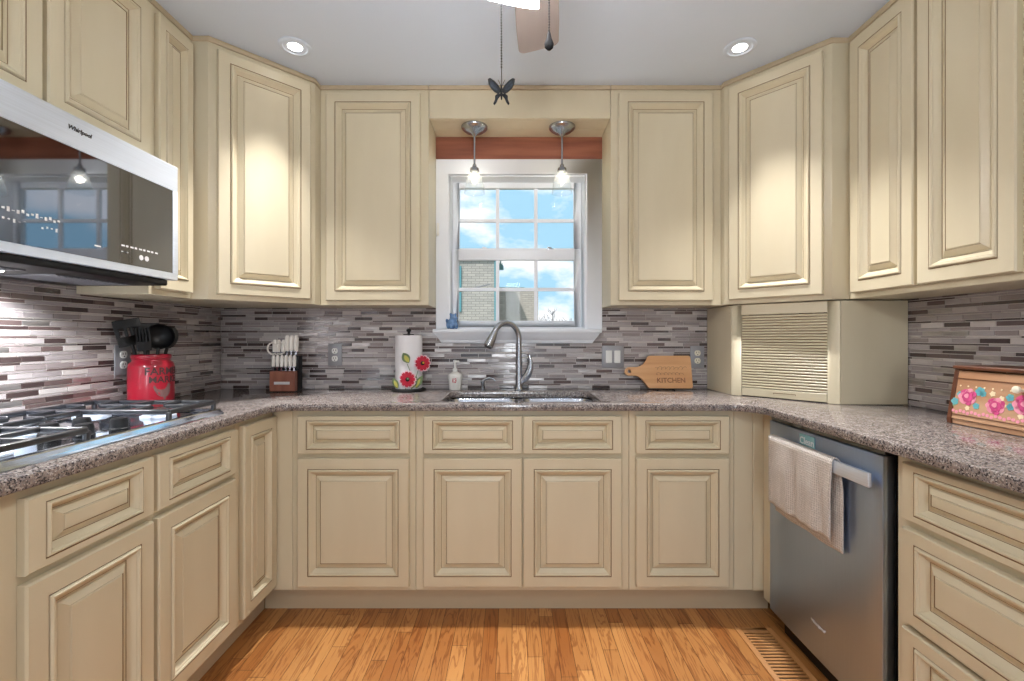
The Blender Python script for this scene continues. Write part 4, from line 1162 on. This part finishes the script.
# ------------------------------------------------------------------ ceiling fan
fc = Vector((.03,.82,CEIL))
fn = thing('ceiling_fan', 'ceiling fan with taupe blades, lit shade and two pull chains hanging into view', 'ceiling fan', tuple(fc))
MB().lathe([(.075,0),(.075,-.02),(.05,-.05),(.016,-.06),(.016,-.15),(.05,-.16),(.10,-.175),(.12,-.21),(.12,-.26),(.10,-.29),(.06,-.31),(.05,-.43),(.03,-.44)],36).build('motor_housing', M['fan_metal'], fn, smooth=True)
for k in range(5):
    ang = math.radians(4.9)-k*2*PI/5   # from +Y
    bl = MB(); w=.0655; Lb0, Lb1 = .20, .670; rc=.022
    out=[(-w*.8,Lb0),(w*.8,Lb0)]+[(w,Lb1-.12)]+arc(w-rc,Lb1-rc,rc,0,PI/2,5)+arc(-w+rc,Lb1-rc,rc,PI/2,PI,5)+[(-w,Lb1-.12)]
    bl.M = Matrix.Translation((0,0,-.297)) @ Matrix.Rotation(-ang,4,'Z') @ Matrix.Rotation(math.radians(-11),4,'Y')
    bl.prism(out,-.003,.003); bo = bl.build('blade', M['fan_blade'], fn, bevel=.001)
    bk = MB(); bk.M = bl.M; bk.bar((0,.09,.006),(0,.30,.006),.03,.006); bk.build('blade_iron', M['fan_metal'], bo, bevel=.001)
for k in range(3):
    a = math.radians(92-k*120)
    sh_ = MB()
    sh_.M = Matrix.Translation((.045*math.cos(a)-.012,.045*math.sin(a),-.450)) @ Matrix.Rotation(math.radians(10 if k == 0 else 0),4,'Y') @ Matrix.Rotation(a,4,'Z') @ Matrix.Rotation(math.radians(-32),4,'Y')
    sh_.lathe([(.018,0),(.022,-.02),(.040,-.05),(.052,-.085),(.060,-.125),(.058,-.125),(.050,-.085),(.038,-.05),(.018,-.02)],28,cap=False)
    sh_.build('lamp_shade', M['fan_shade'], fn, smooth=True)
# pull chains
M['chain_black']=mat('blackened_metal', rgb(10,10,12), .75, 0, .08)
def chain(name, x, y, z0, z1):
    mb = MB(); n=int((z0-z1)/.0056)
    for i in range(n): mb.ball((x,y,z0-(i+.5)*(z0-z1)/n),.0021,0,6,4)
    mb.tube([(x,y,z0),(x,y,z1)],.0006,4)
    return mb.build(name, M['chain_black'], fn, smooth=True)
cy1=.93
lx, ly = -.0215-fc.x, cy1-fc.y
c1 = chain('pull_chain', lx, ly, -.35, 1.747-CEIL)
mb = MB()
def wing(s):
    up=[(0,.004),(.006,.014),(.014,.022),(.023,.027),(.0275,.024),(.026,.014),(.021,.006),(.014,.0),(.006,-.003)]
    lo_=[(0,-.002),(.008,-.003),(.013,-.008),(.013,-.016),(.0165,-.024),(.0145,-.027),(.010,-.021),(.007,-.013),(.002,-.006)]
    for P_ in (up,lo_):
        n=len(P_)
        c=(sum(p[0] for p in P_)/n,sum(p[1] for p in P_)/n)
        ins=[(c[0]+(p[0]-c[0])*.62,c[1]+(p[1]-c[1])*.62) for p in P_]
        base=1.697-CEIL
        def V(p,yy,): return (lx+s*p[0], ly+yy-.25*abs(p[0]), base+p[1])
        # rim of the wing
        vs=[V(p,-.001) for p in P_]+[V(p,-.001) for p in ins]+[V(p,.001) for p in P_]+[V(p,.001) for p in ins]
        fs=[]
        for i in range(n):
            q=(i+1)%n
            fs += [(i,q,n+q,n+i),(2*n+q,2*n+i,3*n+i,3*n+q),(i,2*n+i,2*n+q,q),(n+i,n+q,3*n+q,3*n+i)]
        mb.add(vs,fs,0)
        vs=[V(p,0) for p in ins]; mb.add(vs,[tuple(range(n))],1)
        for i in range(0,n,2): mb.tube([V(ins[i],0),V(c,0)],.0007,4)
wing(1); wing(-1)
mb.tube([(lx,ly-.002,1.708-CEIL),(lx,ly-.002,1.695-CEIL),(lx,ly-.002,1.682-CEIL)],[.0018,.0026,.0012],8)
for s in (1,-1): mb.tube([(lx,ly-.002,1.707-CEIL),(lx+s*.004,ly-.003,1.716-CEIL),(lx+s*.007,ly-.003,1.722-CEIL)],.0006,4)
mb.tube([(lx,ly,1.747-CEIL),(lx,ly,1.706-CEIL)],.0009,5)
M['grey_enamel']=mat('grey_enamel', rgb(36,42,50), .8, 0, .1)
mb.build('butterfly_pendant', [M['chain_black'],M['grey_enamel']], c1, fix=False)
rx, ry = .0757-fc.x, .93-fc.y
c2_ = chain('pull_chain', rx, ry, -.35, 1.822-CEIL)
mb = MB(); mb.lathe([(.0012,1.824-CEIL),(.003,1.819-CEIL),(.0055,1.808-CEIL),(.0098,1.797-CEIL),(.0085,1.789-CEIL),(.003,1.784-CEIL)],16,(rx,ry,0),sy=.7)
mb.build('teardrop_pendant', M['chain_black'], c2_, smooth=True)


# ------------------------------------------------------------------ outdoors
struct('ground_outside', MB().box(-30,30,2.7,60,-.5,-.3), M['grass_out'])
nh = thing('neighbor_house', 'grey shingled neighbouring house with teal trim seen through the window', 'house', (0,9,-.3))
MB().box(-6,-.33,0,1.9,0,3.1).build('wall', M['siding'], nh)
MB().box(-.35,-.28,-.04,.04,0,3.1).build('corner_board', M['teal_trim'], nh)
MB().box(-6.2,-.2,-.15,1.9,3.1,3.22).build('eave', M['teal_trim'], nh)
wn = MB().box(-1.12,-1.0,-.04,0,2.0,2.9).build('window_trim', M['teal_trim'], nh)
gh = thing('garage_building', 'low tan shingled garage beyond the grey house, seen through the window', 'garage', (0,11,-.3))
MB().box(-.6,.62,0,4,0,2.66).build('wall', M['siding_tan'], gh)
MB().box(-.7,.30,-.04,4,2.66,2.70).build('eave', M['teal_trim'], gh)
MB().box(.56,.63,-.03,.0,0,2.66).build('corner_board', M['siding_tan'], gh)
def tree(label, x, y, h, seed, n=5):
    rr=random.Random(seed); t=thing('bare_tree', label, 'tree', (x,y,-.3), 0, 'bare winter trees outside')
    MB().tube([(0,0,0),(.03,0,h*.35),(0,.02,h*.7),(.02,0,h)],[.09,.07,.045,.02],7).build('trunk', M['bark'], t, smooth=True)
    mb=MB()
    for i in range(n*4):
        z=h*(.3+.68*rr.random()); a=rr.random()*2*PI; L=h*.30*(1.15-z/h)+.25
        p=Vector((.015,.01,z)); q=p+Vector((math.cos(a)*L*.6,math.sin(a)*L*.6,L*.55)); s_=q+Vector((math.cos(a)*L*.2,math.sin(a)*L*.2,L*.5))
        mb.tube([p,q,s_],[.026,.016,.007],5)
        for k in range(2):
            b2=a+rr.uniform(-1,1); mb.tube([q,q+Vector((math.cos(b2)*L*.3,math.sin(b2)*L*.3,L*.35))],[.012,.005],4)
    mb.build('branches', M['bark'], t, smooth=True)
tree('bare tree on the horizon beside the garage, seen through the lower sash', 2.2, 34, 2.9, 1)
tree('tallest bare tree on the horizon, in the middle of the row beyond the garage', 3.2, 36, 3.5, 2)
tree('bare tree on the horizon nearest the window edge, beyond the garage', 4.2, 35, 2.8, 3)
nb = thing('yard_tree', 'bare branching yard tree crossing in front of the grey house', 'tree', (-2.4,7.2,-.3))
MB().tube([(0,0,0),(.05,0,1.5),(.0,.05,3.6)],[.11,.09,.05],8).build('trunk', M['bark'], nb, smooth=True)
mb=MB()
mb.tube([(.04,0,1.75),(.7,.1,1.98),(1.3,.1,2.20),(1.75,.2,2.28),(2.05,.2,2.36)],[.045,.03,.026,.018,.008],6)
mb.tube([(.02,0,2.2),(.7,0,2.60),(1.2,0,2.78),(1.7,.1,2.86),(2.05,.1,2.88)],[.04,.03,.024,.018,.010],6)
mb.tube([(.03,0,1.4),(.8,.1,1.65),(1.4,.1,1.66),(1.9,.1,1.58)],[.04,.026,.02,.01],6)
mb.build('branches', M['bark'], nb, smooth=True)

# world: pale blue sky with clouds
w = bpy.data.worlds.new('sky'); SC.world = w; w.use_nodes = True
nt = w.node_tree; bg = nt.nodes['Background']
tc = nt.nodes.new('ShaderNodeTexCoord'); mp = nt.nodes.new('ShaderNodeMapping'); mp.inputs['Scale'].default_value=(1,1,2.0); mp.inputs['Location'].default_value=(.9,.1,.42)
nz = nt.nodes.new('ShaderNodeTexNoise'); nz.inputs['Scale'].default_value=5.2; nz.inputs['Detail'].default_value=7; nz.inputs['Roughness'].default_value=.55
cr2 = nt.nodes.new('ShaderNodeValToRGB'); e=cr2.color_ramp.elements; e[0].position=.43; e[0].color=(0,0,0,1); e[1].position=.56; e[1].color=(1,1,1,1)
nt.links.new(tc.outputs['Generated'],mp.inputs['Vector']); nt.links.new(mp.outputs[0],nz.inputs['Vector']); nt.links.new(nz.outputs['Fac'],cr2.inputs[0])
mx=nt.nodes.new('ShaderNodeMix'); mx.data_type='RGBA'; mx.inputs[6].default_value=rgb(156,200,224); mx.inputs[7].default_value=rgb(240,243,247)
nt.links.new(cr2.outputs[0],mx.inputs[0]); nt.links.new(mx.outputs[2],bg.inputs['Color']); bg.inputs['Strength'].default_value=1.1

# added area light in the made-up rear opening, frontal fill for the room
lamp('rear_fill','AREA',(.02,YR+.02,1.35),24,(.88,.94,1),rot=(PI/2,0,0),shape='RECTANGLE',size=2.4,size_y=1.65)
lamp('sun','SUN',(0,0,8),2.6,(1,.97,.92),rot=(math.radians(42),math.radians(-24),0),angle=.009)
for yy in (.98,1.22):
    lamp('cooktop_lamp','SPOT',(-1.40,yy,1.366),24,(.94,.97,1),.02,rot=(0,math.radians(24),0),spot_size=math.radians(140),spot_blend=.4)

# ------------------------------------------------------------------ camera, view
cam = bpy.data.cameras.new('camera'); co = bpy.data.objects.new('camera', cam); COL.objects.link(co)
co.location = (0,0,H0); co.rotation_euler = (PI/2,0,0)
cam.sensor_fit='HORIZONTAL'; cam.sensor_width=36; cam.lens=455/1024*36; cam.shift_y=-3.5/1024; cam.clip_start=.02; cam.clip_end=200
SC.camera = co
SC.view_settings.view_transform='Standard'; SC.view_settings.look='None'; SC.view_settings.gamma=1; SC.view_settings.exposure=.30; SC.view_settings.use_curve_mapping=False
SC.cycles.use_denoising=True
try: SC.cycles.denoiser='OPENIMAGEDENOISE'
except Exception: pass
SC.cycles.max_bounces=8; SC.cycles.diffuse_bounces=4; SC.cycles.glossy_bounces=4; SC.cycles.transparent_max_bounces=12; SC.cycles.sample_clamp_indirect=6
